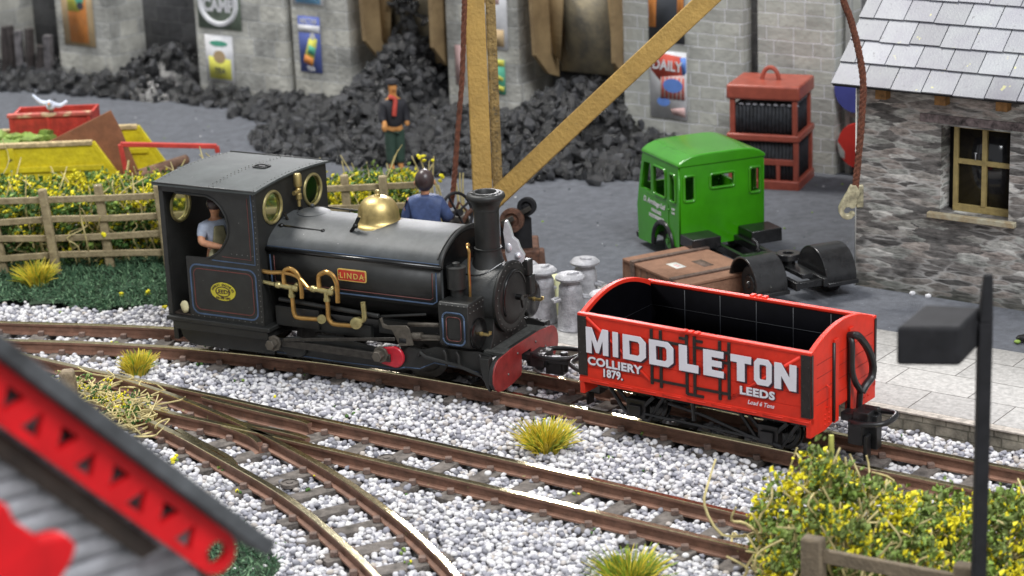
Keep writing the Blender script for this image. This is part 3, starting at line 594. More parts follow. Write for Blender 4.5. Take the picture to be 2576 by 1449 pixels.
# cab side sheets
arc = [(-2.02, 2.70), (-1.88, 2.645), (-1.76, 2.54), (-1.68, 2.41), (-1.648, 2.25), (-1.66, 2.1), (-1.71, 1.99), (-1.78, 1.89), (-1.88, 1.79), (-2.02, 1.705)]
side = [(-1.10, .67), (-1.10, 2.83), (-2.93, 2.83), (-2.93, 2.71)] + arc + [(-2.10, 1.685), (-2.50, 1.68), (-2.50, .67)]
for s in (-1, 1):
    mb = MB(); mb.xz(side, s * (CW - .04), s * CW); cs = mb.obj('cab_side', 'black', lo, ang=25)
    y = -CW if s < 0 else CW + .006
    mb = MB(); mb.strip(rrect(-2.435, -1.20, .755, 1.565, .13), .026, y, closed=True)
    mb.strip([(-2.0, 1.665), (-1.19, 1.66), (-1.18, 2.2), (-1.19, 2.78)], .016, y); mb.obj('blue_lining', 'blue', cs)
    mb = MB(); mb.strip(rrect(-2.375, -1.265, .825, 1.50, .1), .016, y, closed=True); mb.strip([(-1.80, 1.74), (-1.26, 1.73), (-1.26, 2.72)], .01, y); mb.obj('red_lining', 'red', cs)
    mb = MB(); mb.tube([(a, s * (CW + .004), b) for a, b in [(-2.6, 2.705)] + arc + [(-2.1, 1.69)]], .02, 6); mb.obj('opening_bead', 'black', cs)
    yy = s * (CW + .002); pp = [(-1.14, yy, .74 + .085 * k) for k in range(25)] + [(-2.45 + .11 * k, yy, .715) for k in range(12)] + [(-1.62 + .1 * k, yy, 1.8 - .0 * k) for k in range(5)]
    rivets(cs, pp)
    # works plate
    if s < 0:
        wp = MB(); wp.xz(circ(-1.83, 1.165, .232, 40, ry=.148), -CW - .014, -CW); wpo = wp.obj('works_plate', mat('plate_yellow', (.55, .48, .04), .45, .2, .1, 9), cs)
        mb = MB(); mb.strip(circ(-1.83, 1.165, .135, 36, ry=.078), .012, -CW - .0145, .004, True); mb.obj('inner_ring', 'shadow', wpo)
        text('lettering', 'LEEDS', .09, 'shadow', wpo, FACE(-1.83, -CW - .017, 1.135), .004, .001, 'CENTER', 1.15)
        for i, ch in enumerate('HUNSLET ENGINE CO'):
            a = pi * (1.0 - (i + .5) / 17) * .9 + pi * .05
            me = textmesh(ch, .05, .004, 0, 'CENTER'); me.transform(Matrix.Rotation(a - pi / 2, 4, 'Z')); me.transform(FACE(-1.83 + .178 * cos(a), -CW - .017, 1.165 + .098 * sin(a))); me.materials.clear(); me.materials.append(K['shadow'])
            if i == 0: allm = [me]
            else: allm.append(me)
        bm = bmesh.new(); [bm.from_mesh(m_) for m_ in allm]; me = bpy.data.meshes.new('arc_lettering'); bm.to_mesh(me); bm.free(); me.materials.append(K['shadow']); link('arc_lettering', me, wpo)
        text('lower_lettering', 'No 590 1893', .05, 'shadow', wpo, FACE(-1.83, -CW - .017, 1.045), .004, .001, 'CENTER')
    mb = MB(); mb.box(-2.93, -2.845, s * (CW - .07), s * CW, .67, 2.83); mb.obj('rear_pillar', 'black', lo, bev=.008)
# cab front and rear sheets with round windows
roofz = lambda y: 2.85 + .07 * (1 - (y / 1.08) ** 2)
prof = [(-.98, .67)] + [(-.98 + 1.96 * k / 12, roofz(-.98 + 1.96 * k / 12) - .03) for k in range(13)] + [(.98, .67)]
for x, wy, wz, wr, nm in ((-1.12, .58, 2.49, .235, 'cab_front'), (-2.90, .55, 2.36, .24, 'cab_rear')):
    cf = plate(nm, prof, [circ(-wy, wz, wr, 32), circ(wy, wz, wr, 32)], .04, 'black', lo, YZ(x))
    for s in (-1, 1):
        w = MB(); w.cyl((x - .006, s * wy, wz), (x + .006, s * wy, wz), wr, 32); wo = w.obj('window', 'glass', cf)
        for sx in (-1, 1):
            mb = MB(); mb.tube([(x + sx * .028, s * wy + (wr + .012) * cos(a * pi / 20), wz + (wr + .012) * sin(a * pi / 20)) for a in range(40)], .026, 8, True); mb.obj('brass_ring', 'palebrass', wo)
# roof
mb = MB(); N = 20
pr = [(-1.10 + 2.2 * k / N, roofz(-1.10 + 2.2 * k / N)) for k in range(N + 1)]
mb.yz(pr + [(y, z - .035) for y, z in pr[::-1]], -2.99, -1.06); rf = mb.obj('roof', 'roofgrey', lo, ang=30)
rivets(rf, [(x, y, roofz(y) + .002) for x in (-2.93, -1.95, -1.88, -1.13) for y in [(-1.0 + .1 * k) for k in range(21)]], .012)
mb = MB(); c0 = (-1.72, .12); o_ = rrect(c0[0] - .12, c0[0] + .12, c0[1] - .1, c0[1] + .1, .05)
mb.tube([(a, b, roofz(b) + .012) for a, b in o_], .014, 6, True); mb.box(c0[0] - .06, c0[0] + .06, c0[1] - .03, c0[1] + .03, roofz(.1) - .01, roofz(.1) + .02); mb.obj('roof_hatch', 'black', rf)
for y in (-1.09, 1.09):
    mb = MB(); mb.tube([(-2.99, y, roofz(y) + .004), (-1.06, y, roofz(y) + .004)], .016, 6); mb.obj('roof_gutter', 'black', rf)
# cab interior: backhead and floor
mb = MB(); mb.cyl((-1.5, 0, 1.5), (-1.14, 0, 1.5), .5, 28); mb.box(-1.5, -1.14, -.5, .5, .67, 1.5); mb.obj('backhead', 'black', lo, bev=.01)
mb = MB(); mb.box(-2.86, -1.15, -.97, .97, .66, .70); mb.obj('cab_floor', 'brownboard', lo)
mb = MB(); mb.tube([(-1.66, -.45, 1.75), (-1.62, -.45, 2.0), (-1.6, -.43, 2.1)], .02); mb.ball((-1.6, -.43, 2.12), .03); mb.obj('regulator_lever', 'oldsteel', lo)
mb = MB(); mb.ball((-2.62, -.99, .82), .09, (.9, .5, 1.2), 2, .08); mb.obj('canvas_bag', 'cream', lo)
# whistle
mb = MB(); mb.lathe([(.0, 0), (.028, 0), (.028, .1), (.05, .12), (.05, .2), (.03, .22), (.045, .25), (.045, .28), (.03, .3), (.062, .33), (.066, .36), (.066, .5), (.05, .53), (0, .53)], (-1.0, .03, 2.36), n=18)
mb.cyl((-1.0, .03, 2.6), (-1.0, -.1, 2.6), .035, 12); mb.obj('whistle', 'brass', lo)
mb = MB(); mb.tube([(-1.02, -.38, 2.36), (-.95, -.3, 2.12), (-.93, -.18, 2.08), (-.93, -.1, 2.16), (-.95, -.08, 2.3)], .022, 8, sm=5); mb.tube([(-1.0, .05, 2.36), (-.98, .08, 2.2), (-.9, .12, 2.1)], .04, 8); mb.obj('turret_pipes', 'blackgloss', lo)
# saddle tank
half = [(-.80, 1.25), (-.80, 1.86), (-.79, 1.93), (-.765, 1.985), (-.73, 2.03), (-.68, 2.075), (-.6, 2.125), (-.48, 2.185), (-.35, 2.24), (-.2, 2.275), (0, 2.29)]
tp = half + [(-a, b) for a, b in half[-2::-1]]
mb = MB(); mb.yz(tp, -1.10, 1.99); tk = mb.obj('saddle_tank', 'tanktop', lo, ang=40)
for s in (-1, 1):
    y0, y1 = (s * .802, s * .815)
    mb = MB(); mb.box(-1.10, 1.99, min(y0, y1), max(y0, y1), 1.25, 1.86); ts = mb.obj('tank_side_sheet', 'black', tk)
    yo = -.8155 if s < 0 else .8215
    mb = MB(); mb.strip([(-1.04, 1.80), (-1.03, 1.33), (-.98, 1.305), (1.84, 1.305), (1.91, 1.35), (1.915, 1.80)], .022, yo); mb.obj('blue_lining', 'blue', ts)
    mb = MB(); mb.strip([(-.97, 1.79), (-.97, 1.39), (-.94, 1.365), (1.80, 1.365), (1.845, 1.40), (1.85, 1.79)], .014, yo); mb.obj('red_lining', 'red', ts)
    mb = MB(); mb.tube([(-1.12, s * .825, 1.885), (2.02, s * .825, 1.885)], .035, 10); mb.obj('tank_beading', 'blackgloss', tk)
    mb = MB(); mb.box(-1.1, 1.98, min(s * .805, s * .812), max(s * .805, s * .812), 1.925, 1.938); mb.obj('blue_line', 'blue', tk)
mb = MB()
mb.tube([(2.0, y, z + .015) for y, z in tp[1:-1]], .032, 8); mb.tube([(1.93, y, z + .008) for y, z in tp[3:-3]], .018, 6); mb.obj('tank_front_rim', 'black', tk)
mb = MB(); mb.yz([(a * .93, b * .97 + .03) for a, b in tp], 1.985, 2.0); mb.obj('tank_front_sheet', 'blackgloss', tk)
mb = MB(); mb.lathe([(.26, 0), (.27, .02), (.2, .05), (.1, .075), (0, .08)], (-.76, .06, 2.265), n=30); mb.ball((-.8, .1, 2.37), .035); mb.obj('filler_lid', 'tanktop', tk)
mb = MB(); mb.tube([(-1.1, -.5, 2.1), (-1.05, -.5, 2.185), (-.28, -.5, 2.165), (-.2, -.5, 2.155), (-.16, -.52, 2.1), (-.15, -.56, 2.0)], .018, 8); [mb.ball(p, .04) for p in ((-1.0, -.5, 2.18), (-.24, -.5, 2.16), (-.17, -.52, 2.08))]
mb.obj('sand_rod', 'blackgloss', tk)
mb = MB(); mb.tube([(-1.1, .56, 2.22), (.0, .56, 2.22)], .014, 6); [mb.cyl((x, .56, 2.12), (x, .56, 2.22), .014, 8) for x in (-.9, -.4, -.05)]; mb.obj('far_handrail', 'black', tk)
mb = MB(); mb.tube([(.27, -.38, 2.12), (.25, -.46, 2.2), (.33, -.46, 2.3), (.40, -.45, 2.44)], .03, 8); mb.ball((.25, -.44, 2.14), .055); mb.ball((.33, -.46, 2.29), .045); mb.obj('regulator_link', 'blackgloss', tk)
# nameplate
mb = MB(); mb.xz(rrect(.19, .70, 1.515, 1.705, .03), -.84, -.816); npl = mb.obj('nameplate', 'brasspaint', tk, bev=.003)
mb = MB(); mb.xz(rrect(.207, .683, 1.532, 1.688, .02), -.843, -.8405); mb.obj('red_field', 'platered', npl)
text('lettering', 'LINDA', .125, 'brasspaint', npl, FACE(.448, -.848, 1.562), .006, .0015, 'CENTER', .98, 1.3)
for x in (.222, .668):
    mb = MB(); mb.ball((x, -.846, 1.61), .008); mb.obj('dot', 'brass', npl)
# dome
mb = MB(); mb.lathe([(.42, -.02), (.415, .0), (.38, .03), (.345, .055), (.325, .09), (.32, .14), (.318, .2), (.3, .27), (.265, .34), (.21, .395), (.14, .43), (.06, .448), (.05, .45), (.05, .465), (.035, .475), (.03, .5), (.038, .51), (.03, .535), (0, .54)], (.47, .0, 2.22), n=44)
mb.obj('brass_dome', 'brass', lo, ang=50)
# boiler, smokebox, chimney
mb = MB(); mb.cyl((-1.1, 0, 1.3), (2.0, 0, 1.3), .5, 40); mb.obj('boiler', 'black', lo)
mb = MB(); mb.lathe([(.0, 0), (.52, 0), (.52, .72), (.0, .72)], (2.0, 0, 1.29), (1, 0, 0), 48); sb = mb.obj('smokebox', mat('smokebox_black', (.035, .037, .037), .42, 0, .2, 4, .15, 60, speck=(.4, .4, .4), speck_s=30, speck_t=.06), lo, ang=30)
mb = MB(); mb.lathe([(.47, 0), (.535, 0), (.55, .02), (.55, .05), (.5, .07), (.47, .07)], (2.70, 0, 1.29), (1, 0, 0), 48); mb.obj('smokebox_ring', 'black', sb)
mb = MB(); mb.lathe([(.47, 0), (.44, .03), (.36, .07), (.22, .095), (0, .10)], (2.73, .0, 1.29), (1, 0, 0), 40); dr = mb.obj('smokebox_door', 'black', sb)
mb = MB(); mb.tube([(2.80, .36 * cos(a), 1.29 + .40 * sin(a)) for a in [R(x) for x in range(20, 215, 8)]], .022, 8); mb.obj('door_grab_rail', 'blackgloss', dr)
mb = MB(); mb.cyl((2.82, 0, 1.29), (2.93, 0, 1.29), .045, 14); mb.tube([(2.9, -.0, 1.29), (2.93, .12, 1.27)], .018); mb.tube([(2.9, 0, 1.29), (2.91, .03, 1.12)], .018); mb.obj('door_handle', 'blackgloss', dr)
mb = MB(); mb.box(2.72, 2.84, .4, .56, 1.5, 1.75); mb.box(2.74, 2.86, .42, .58, 1.2, 1.5); mb.obj('door_hinge', 'black', sb, bev=.02)
mb = MB(); mb.yz([(-.62, .6), (.62, .6), (.5, .8), (.46, 1.1), (-.46, 1.1), (-.5, .8)], 2.05, 2.68); mb.obj('smokebox_saddle', 'black', sb, bev=.01)
rivets(sb, [(2.775, .515 * cos(a * pi / 14), 1.29 + .515 * sin(a * pi / 14)) for a in range(28)] + [(2.685, y, .66) for y in (-.5, -.3, -.1, .1, .3, .5)], .01)
ch = MB(); ch.lathe([(.30, -.12), (.265, -.04), (.225, .06), (.205, .16), (.20, .22), (.212, .225), (.212, .24), (.19, .245), (.19, .82), (.2, .825), (.2, .835), (.195, .85), (.225, .93), (.26, .98), (.29, 1.01), (.295, 1.04), (.28, 1.075), (.24, 1.09), (.215, 1.085), (.21, 1.1), (.165, 1.105), (.15, 1.09), (.15, .8), (0, .8)], (2.37, 0, 1.79), n=44)
ch.obj('chimney', 'black', lo, ang=50)
mb = MB(); mb.cyl((2.17, -.65, 1.55), (2.17, -.65, 1.86), .145, 22); mb.lathe([(.15, 0), (.15, .02), (.06, .03), (.06, .08), (.03, .09), (0, .1)], (2.17, -.65, 1.86)); mb.cyl((2.17, -.65, 1.42), (2.17, -.65, 1.55), .1, 18); mb.obj('lubricator_pot', 'black', lo)
mb = MB(); mb.tube([(2.25, -.4, 2.16), (2.33, -.56, 2.17), (2.38, -.6, 2.1), (2.36, -.6, 1.85), (2.37, -.61, 1.6), (2.36, -.6, 1.38)], .022, 8, sm=4); mb.ball((2.26, -.42, 2.16), .035); mb.obj('copper_feed_pipe', 'copper', lo)
mb = MB(); mb.tube([(2.1, -.48, 1.78), (2.3, -.5, 1.72), (2.5, -.42, 1.73), (2.7, -.2, 1.86)], .013, 6, sm=5); mb.obj('lamp_wire', 'blackgloss', lo)
mb = MB(); mb.cyl((2.1, .62, 1.5), (2.1, .62, 1.84), .12, 18); mb.ball((2.12, .5, 1.92), .09); mb.obj('far_lubricator', 'black', lo)
# cylinders
for s in (-1, 1):
    def yy(a): return s * a
    o_ = [(-1.0, .78), (-.95, .72), (-.86, .69), (-.5, .69), (-.5, 1.42), (-.98, 1.42), (-1.01, 1.38)]
    mb = MB(); mb.yz([(yy(-a), b) for a, b in o_], 2.03, 2.54); cy = mb.obj('cylinder_block', 'black', lo, bev=.015)
    y0 = -1.012 if s < 0 else 1.018
    mb = MB(); mb.strip(rrect(2.105, 2.47, .775, 1.27, .09), .028, y0, closed=True); mb.obj('blue_lining', 'blue', cy)
    mb = MB(); mb.strip(rrect(2.165, 2.41, .835, 1.205, .06), .016, y0, closed=True); mb.obj('red_lining', 'red', cy)
    yc, zc_, rc = (-.74, .90, .24) if s < 0 else (1.0, .94, .29)
    mb = MB(); mb.lathe([(0, 0), (rc, 0), (rc, .03), (rc - .04, .045), (0, .05)], (2.54, yc, zc_), (1, 0, 0), 32); mb.obj('cylinder_cover', 'blackgloss', cy)
    mb = MB(); mb.cyl((2.57, yc, zc_), (2.62, yc, zc_), .035, 10); mb.tube([(2.6, yc, zc_), (2.72, yc, zc_), (2.75, yc, zc_ + .02), (2.755, yc, zc_ + .055)], .026, 8); mb.obj('drain_cock', 'brass', cy)
    rivets(cy, [(2.575, yc + .8 * rc * cos(a * pi / 6), zc_ + .8 * rc * sin(a * pi / 6)) for a in range(12)] + [(2.08 + .1 * k, s * 1.013, 1.385) for k in range(5)] + [(2.546, s * (.55 + .1 * k), 1.37) for k in range(5)] + [(2.546, s * (.6 + .12 * k), 1.28) for k in range(4)], .011)
# frames
for s in (-1, 1):
    fr = [(-1.05, .20), (-1.05, .46), (-.4, .47), (-.2, .60), (.25, .62), (.5, .56), (1.0, .5), (1.28, .48), (1.42, .60), (1.66, .58), (1.9, .66), (2.62, .66), (2.84, .62), (2.86, .2), (2.6, .32), (2.3, .36), (1.86, .38), (1.7, .3), (1.6, .25), (1.32, .24), (1.2, .2), (.6, .17), (0, .19)]
    mb = MB(); mb.xz(fr, s * .86, s * .9); fo = mb.obj('main_frame', 'black', lo)
    y0 = -.9005 if s < 0 else .9065
    mb = MB(); mb.strip([(-.98, .235), (0, .215), (1.2, .225), (1.34, .27), (1.6, .28), (1.7, .33), (1.86, .405), (2.3, .385), (2.62, .345)], .014, y0); mb.obj('blue_lining', 'blue', fo)
    for x in (2.09, 2.31, 2.7):
        mb = MB(); mb.tube([(x - .04, s * .94, .64), (x, s * .95, .58), (x + .01, s * .95, .4)], .022, 8); mb.obj('guard_hanger', 'black', fo)
    mb = MB(); mb.tube([(1.62, s * .94, .5), (1.66, s * .96, .56), (1.75, s * .96, .50), (2.3, s * .96, .43), (2.7, s * .96, .32), (2.84, s * .96, .17)], .026, 8); mb.obj('footstep_bar', 'black', fo)
    for x in (-1.9, -.45, 1.45):
        w = MB(); w.lathe([(0, 0), (.40, 0), (.40, .06), (.43, .062), (.43, .085), (.40, .085), (.33, .09), (.3, .06), (.1, .06), (.08, .1), (0, .1)], (x if x != -1.9 else -1.95, s * (.385 if s > 0 else .385), .40 if x != -1.9 else .33), (0, s, 0), 32)
        wo = w.obj('wheel', 'oldsteel', lo)
    # motion
    yr = s * 1.0
    mb = MB(); mb.beam((-.80, yr, .44), (1.15, yr, .42), .05, .12); mb.beam((-.75, s * 1.03, .5), (1.25, s * 1.0, .74), .025, .055); mb.obj('coupling_rod', 'oldsteel', lo, bev=.01)
    for x, zz, m_ in ((-.62, .38, 'black'), (1.13, .43, 'crankred')):
        mb = MB(); mb.xz(circ(x + .06, zz, .17, 30, R(-90), R(90)) + circ(x - .1, zz, .14, 12, R(90), R(270)), s * .905, s * .975); mb.obj('crank_web', m_, lo, bev=.02)
        mb = MB(); mb.lathe([(.0, 0), (.13, 0), (.13, .05), (0, .05)], (x - .1 - (.22 if x < 0 else .03), s * 1.0, zz + .04), (0, s, 0), 8); mb.lathe([(0, 0), (.085, 0), (.085, .14), (0, .14)], (x - .1 - (.22 if x < 0 else .03), s * 1.02, zz + .04), (0, s, 0), 6); mb.obj('crank_bolt', 'steel', lo, bev=.006)
    mb = MB(); mb.xz([(.97, 1.02), (1.01, 1.04), (1.03, .95), (1.1, .92), (1.43, .96), (1.48, .92), (1.54, .66), (1.3, .62), (1.18, .86), (1.02, .88)], s * .93, s * .96); cp = mb.obj('crosshead_bracket', 'steel', lo, bev=.004)
    mb = MB(); mb.box(1.3, 1.42, s * .965 - .004, s * .965 + .004, .68, .75); mb.obj('bracket_slot', 'dark', cp)
    mb = MB(); mb.beam((1.43, s * .88, .96), (2.05, s * .88, 1.02), .05, .06); mb.beam((1.43, s * .88, .72), (2.05, s * .88, .79), .03, .035); mb.obj('slide_bars', 'steel', lo)
    mb = MB(); mb.cyl((1.5, s * .88, .78), (1.66, s * .88, .8), .06, 14); mb.cyl((1.6, s * .88, .79), (2.05, s * .88, .83), .028, 10); mb.obj('piston_rod', 'steel', lo)
    mb = MB(); mb.box(-.35, .7, s * .7, s * .8, .62, .82); mb.box(-1.0, -.2, s * .72, s * .84, .66, .98); mb.box(.8, 1.9, s * .6, s * .72, .7, .92); mb.tube([(-.9, s * .85, 1.1), (.9, s * .85, 1.02)], .04); mb.tube([(.9, s * .8, 1.0), (1.7, s * .8, 1.12)], .025); mb.obj('motion_bracket', 'black', lo, bev=.01)
mb = MB(); mb.box(-2.7, 2.6, -.38, .38, .42, .78); mb.obj('ashpan', 'dark', lo)
# injector pipework on the near side
y = -.95
def pipe(pts, r=.034, m_='copper', nm='injector_pipe'):
    mb = MB(); mb.tube(pts, r, 10, sm=5); return mb.obj(nm, m_, lo)
pipe([(-1.16, y, 1.56), (-.95, y, 1.55), (-.72, y, 1.57), (-.55, y, 1.56), (-.42, y - .02, 1.52), (-.33, y - .02, 1.44), (-.27, y - .02, 1.38), (-.2, y, 1.365)])
pipe([(-.72, y, 1.38), (-.725, y, 1.52), (-.69, y - .01, 1.61), (-.59, y - .02, 1.655), (-.48, y - .02, 1.61), (-.41, y - .02, 1.49), (-.395, y - .02, 1.35), (-.40, y - .02, 1.20)], .036)
pipe([(-.08, y, 1.37), (-.085, y, 1.52), (-.05, y - .01, 1.61), (.08, y - .02, 1.665), (.19, y - .02, 1.62), (.25, y - .02, 1.5), (.255, y - .02, 1.36), (.25, y - .02, 1.20)], .038)
pipe([(-1.16, y, 1.385), (-.9, y, 1.365)], .03, 'palebrass')
for x0, z0 in ((-.86, 1.365), (-.22, 1.37)):
    mb = MB(); mb.lathe([(0, 0), (.05, 0), (.055, .02), (.055, .06), (.04, .08), (.04, .16), (.045, .18), (.04, .3), (.055, .32), (.055, .38), (.03, .4), (0, .4)], (x0, y - .01, z0), (1, 0, -.06), 14)
    mb.cyl((x0 + .27, y - .01, z0 - .02), (x0 + .27, y - .01, z0 - .13), .045, 12); mb.lathe([(.0, 0), (.055, 0), (.055, .05), (0, .05)], (x0 + .27, y - .01, z0 - .17)); mb.ball((x0 + .36, y + .03, z0 + .02), .05); mb.obj('injector_body', 'palebrass', lo)
pipe([(-.59, y, 1.20), (-.585, y, 1.05), (-.58, y, .95), (-.55, y, .88), (-.48, y, .865), (-.3, y, .87), (-.12, y, .88)], .037)
pipe([(.05, y, 1.20), (.05, y, 1.05), (.05, y, .93), (.09, y, .86), (.16, y, .835), (.35, y, .84), (.47, y, .85), (.53, y, .89)], .037)
mb = MB(); mb.lathe([(0, 0), (.07, 0), (.075, .02), (.07, .04), (0, .04)], (-.06, y - .02, .90), (.5, -1, .2), 18); mb.obj('pipe_flange', 'palebrass', lo)
mb = MB(); mb.lathe([(0, 0), (.09, 0), (.095, .02), (.09, .05), (.05, .06), (0, .06)], (.56, y - .02, .91), (.5, -1, .1), 22); mb.cyl((.58, y + .05, .91), (.56, y - .02, .91), .08, 16); mb.tube([(.62, y, .93), (.69, y, .97), (.70, y, 1.05), (.69, y, 1.25)], .04, 10, sm=3); mb.obj('clack_valve', 'palebrass', lo)
# buffer beam
bo = [(-.45, .63), (-.86, .59), (-.95, .56), (-1.03, .49), (-1.075, .38), (-1.08, .26), (-1.03, .16), (-.94, .09), (-.8, .06), (-.5, .07), (-.20, .12), (-.165, .2), (-.16, .44)]
bo = bo + [(-a, b) for a, b in bo[::-1]]
mb = MB(); mb.yz([(a * .985, b * .985 + .005) for a, b in bo], 2.86, 2.94); bb = mb.obj('buffer_beam', 'black', lo, bev=.015)
mb = MB(); mb.yz(bo, 2.94, 2.965); mb.obj('beam_face', 'crimson', bb, bev=.006)
mb = MB(); mb.box(2.60, 2.95, -.7, .7, .56, .625); mb.obj('front_deck', mat('dusty_black', (.05, .052, .048), .8, 0, .3, 12, .3, 50, speck=(.4, .4, .36), speck_s=34, speck_t=.1), bb, bev=.01)
for s in (-1, 1):
    mb = MB(); mb.prism([(2.7, .62), (2.86, .62), (2.86, .1), (2.8, .18), (2.73, .4)], lambda a, b: (a, s * .9, b), lambda a, b: (a, s * 1.03, b)); mb.obj('beam_bracket', 'black', bb, bev=.01)
rivets(bb, [(2.967, -.62, .27), (2.967, .62, .33), (2.967, .3, .5), (2.967, -.3, .5)], .02, 'beam_bolts')
# rear beam and front coupling
mb = MB(); mb.box(-2.99, -2.9, -.85, .85, .2, .62); mb.obj('rear_beam', 'black', lo, bev=.01)
cpl = MB(); cpl.box(2.9, 3.7, -.08, .08, .32, .42); cpl.box(3.1, 3.34, -.16, .16, .26, .48); cpl.box(3.3, 3.6, -.05, .14, .14, .34); cpl.cyl((3.6, 0, .2), (3.6, 0, .5), .06, 12); cpl.tube([(3.12, -.1, .44), (3.35, -.24, .46), (3.72, -.24, .48), (3.86, 0, .48), (3.72, .24, .48), (3.35, .24, .46), (3.12, .1, .44)], .04, 8, sm=3); cpl.ball((3.2, -.05, .26), .09, (1, .6, 1)); cpl.obj('coupling', 'plastic', lo, bev=.01)
# ================================================================== RED OPEN WAGON
WL, WW = 3.722, 1.887
wg = thing('mineral_wagon', 'bright red open coal wagon lettered in white with black strapping', 'wagon', WC, H36)
hx, hy = WL / 2, WW / 2
ZB, ZT = .62, 1.62
# sides of five planks each
for s in (-1, 1):
    mb = MB(); zs = [ZB + .07, .86, 1.05, 1.24, 1.43, ZT]
    for a, b in zip(zs, zs[1:]): mb.box(-hx, hx, min(s * hy, s * (hy - .07)), max(s * hy, s * (hy - .07)), a + .003, b - .003)
    mb.box(-hx, hx, min(s * (hy - .012), s * (hy - .06)), max(s * (hy - .012), s * (hy - .06)), ZB, ZT - .01)
    sd = mb.obj('side', 'wred', wg, bev=.004)
    mb = MB(); mb.box(-hx - .005, hx + .005, min(s * (hy + .012), s * (hy - .085)), max(s * (hy + .012), s * (hy - .085)), ZT - .012, ZT + .03); mb.obj('top_rail', 'wred', sd, bev=.008)
    mb = MB(); mb.box(-hx + .0, hx - .0, min(s * (hy + .01), s * (hy - .1)), max(s * (hy + .01), s * (hy - .1)), ZB, ZB + .075); mb.obj('sole_bar', 'wred', sd, bev=.006)
    mb = MB(); mb.box(-hx + .08, hx - .08, min(s * (hy - .071), s * (hy - .08)), max(s * (hy - .071), s * (hy - .08)), .7, ZT - .02); il = mb.obj('inner_lining', 'wink', sd)
    mb = MB()
    for z in (.98, 1.28): mb.box(-hx + .09, hx - .09, min(s * (hy - .081), s * (hy - .085)), max(s * (hy - .081), s * (hy - .085)), z, z + .008)
    for x in (-1.2, -.6, 0, .6, 1.2): mb.box(x, x + .012, min(s * (hy - .081), s * (hy - .086)), max(s * (hy - .081), s * (hy - .086)), .7, ZT - .03)
    mb.obj('plank_lines', 'groove', il)
    # corner plates on the side
    for cx in (-1, 1):
        x0 = cx * (hx + .001); x1 = cx * (hx - .145)
        mb = MB(); mb.box(min(x0, x1), max(x0, x1), min(s * hy, s * (hy + .014)), max(s * hy, s * (hy + .014)), .725, ZT - .013); cpn = mb.obj('corner_plate', 'wblack', sd, bev=.003)
        mb = MB(); [mb.ball((cx * (hx - .03 if k % 2 else hx - .115), s * (hy + .015), .78 + .095 * k), .011, sub=1) for k in range(9)]; mb.obj('bolts', 'wblack', cpn)
    # strapping
    mb = MB(); Y0, Y1 = min(s * hy, s * (hy + .022)), max(s * hy, s * (hy + .022))
    X = lambda a: a - hx
    for a, z0, z1 in ((1.235, .79, 1.6), (1.385, .76, 1.6), (1.805, .74, 1.6), (1.93, .74, 1.6), (2.33, .75, 1.6), (2.475, .78, 1.6)): mb.box(X(a) - .022, X(a) + .022, Y0, Y1, z0, z1)
    Y0, Y1 = min(s * hy, s * (hy + .018)), max(s * hy, s * (hy + .018))
    for a, b, z in ((1.235, 1.805, 1.445), (1.93, 2.475, 1.445), (1.235, 1.805, .855), (1.93, 2.475, .855), (1.68, 1.81, 1.54), (1.93, 2.06, 1.54), (1.80, 2.07, .745), (2.33, 2.475, 1.30)): mb.box(X(a), X(b), Y0, Y1, z - .02, z + .02)
    so = mb.obj('door_strapping', 'wblack', sd, bev=.003)
    mb = MB(); [mb.ball((X(a), s * (hy + .023), .84 + .125 * k), .011, sub=1) for a in (1.235, 1.385, 1.805, 1.93, 2.33, 2.475) for k in range(6)]; mb.obj('strap_bolts', 'wblack', so)
    mb = MB(); [mb.box(X(a) - .035, X(a) + .035, s * hy - .05, s * hy + .05, ZT + .02, ZT + .05) for a in (1.77, 1.87, 1.97)]; mb.obj('door_catch', 'wred', sd, bev=.008)
    # diagonal ties, partly under the lettering
    for a_, b_ in (((.15, 1.60), (1.21, .82)), ((3.56, 1.57), (2.52, .82))):
        mb = MB(); mb.beam((X(a_[0]), s * (hy + .004), a_[1]), (X(b_[0]), s * (hy + .004), b_[1]), .045, .02, (0, 1, 0)); mb.obj('diagonal_tie', 'wred', sd)
    mb = MB(); [mb.box(X(.2 + k * .4), X(.2 + k * .4) + .3, min(s * (hy + .01), s * (hy + .016)), max(s * (hy + .01), s * (hy + .016)), .655, .672) for k in range(9)]; mb.obj('lower_ledge', 'wred', sd)
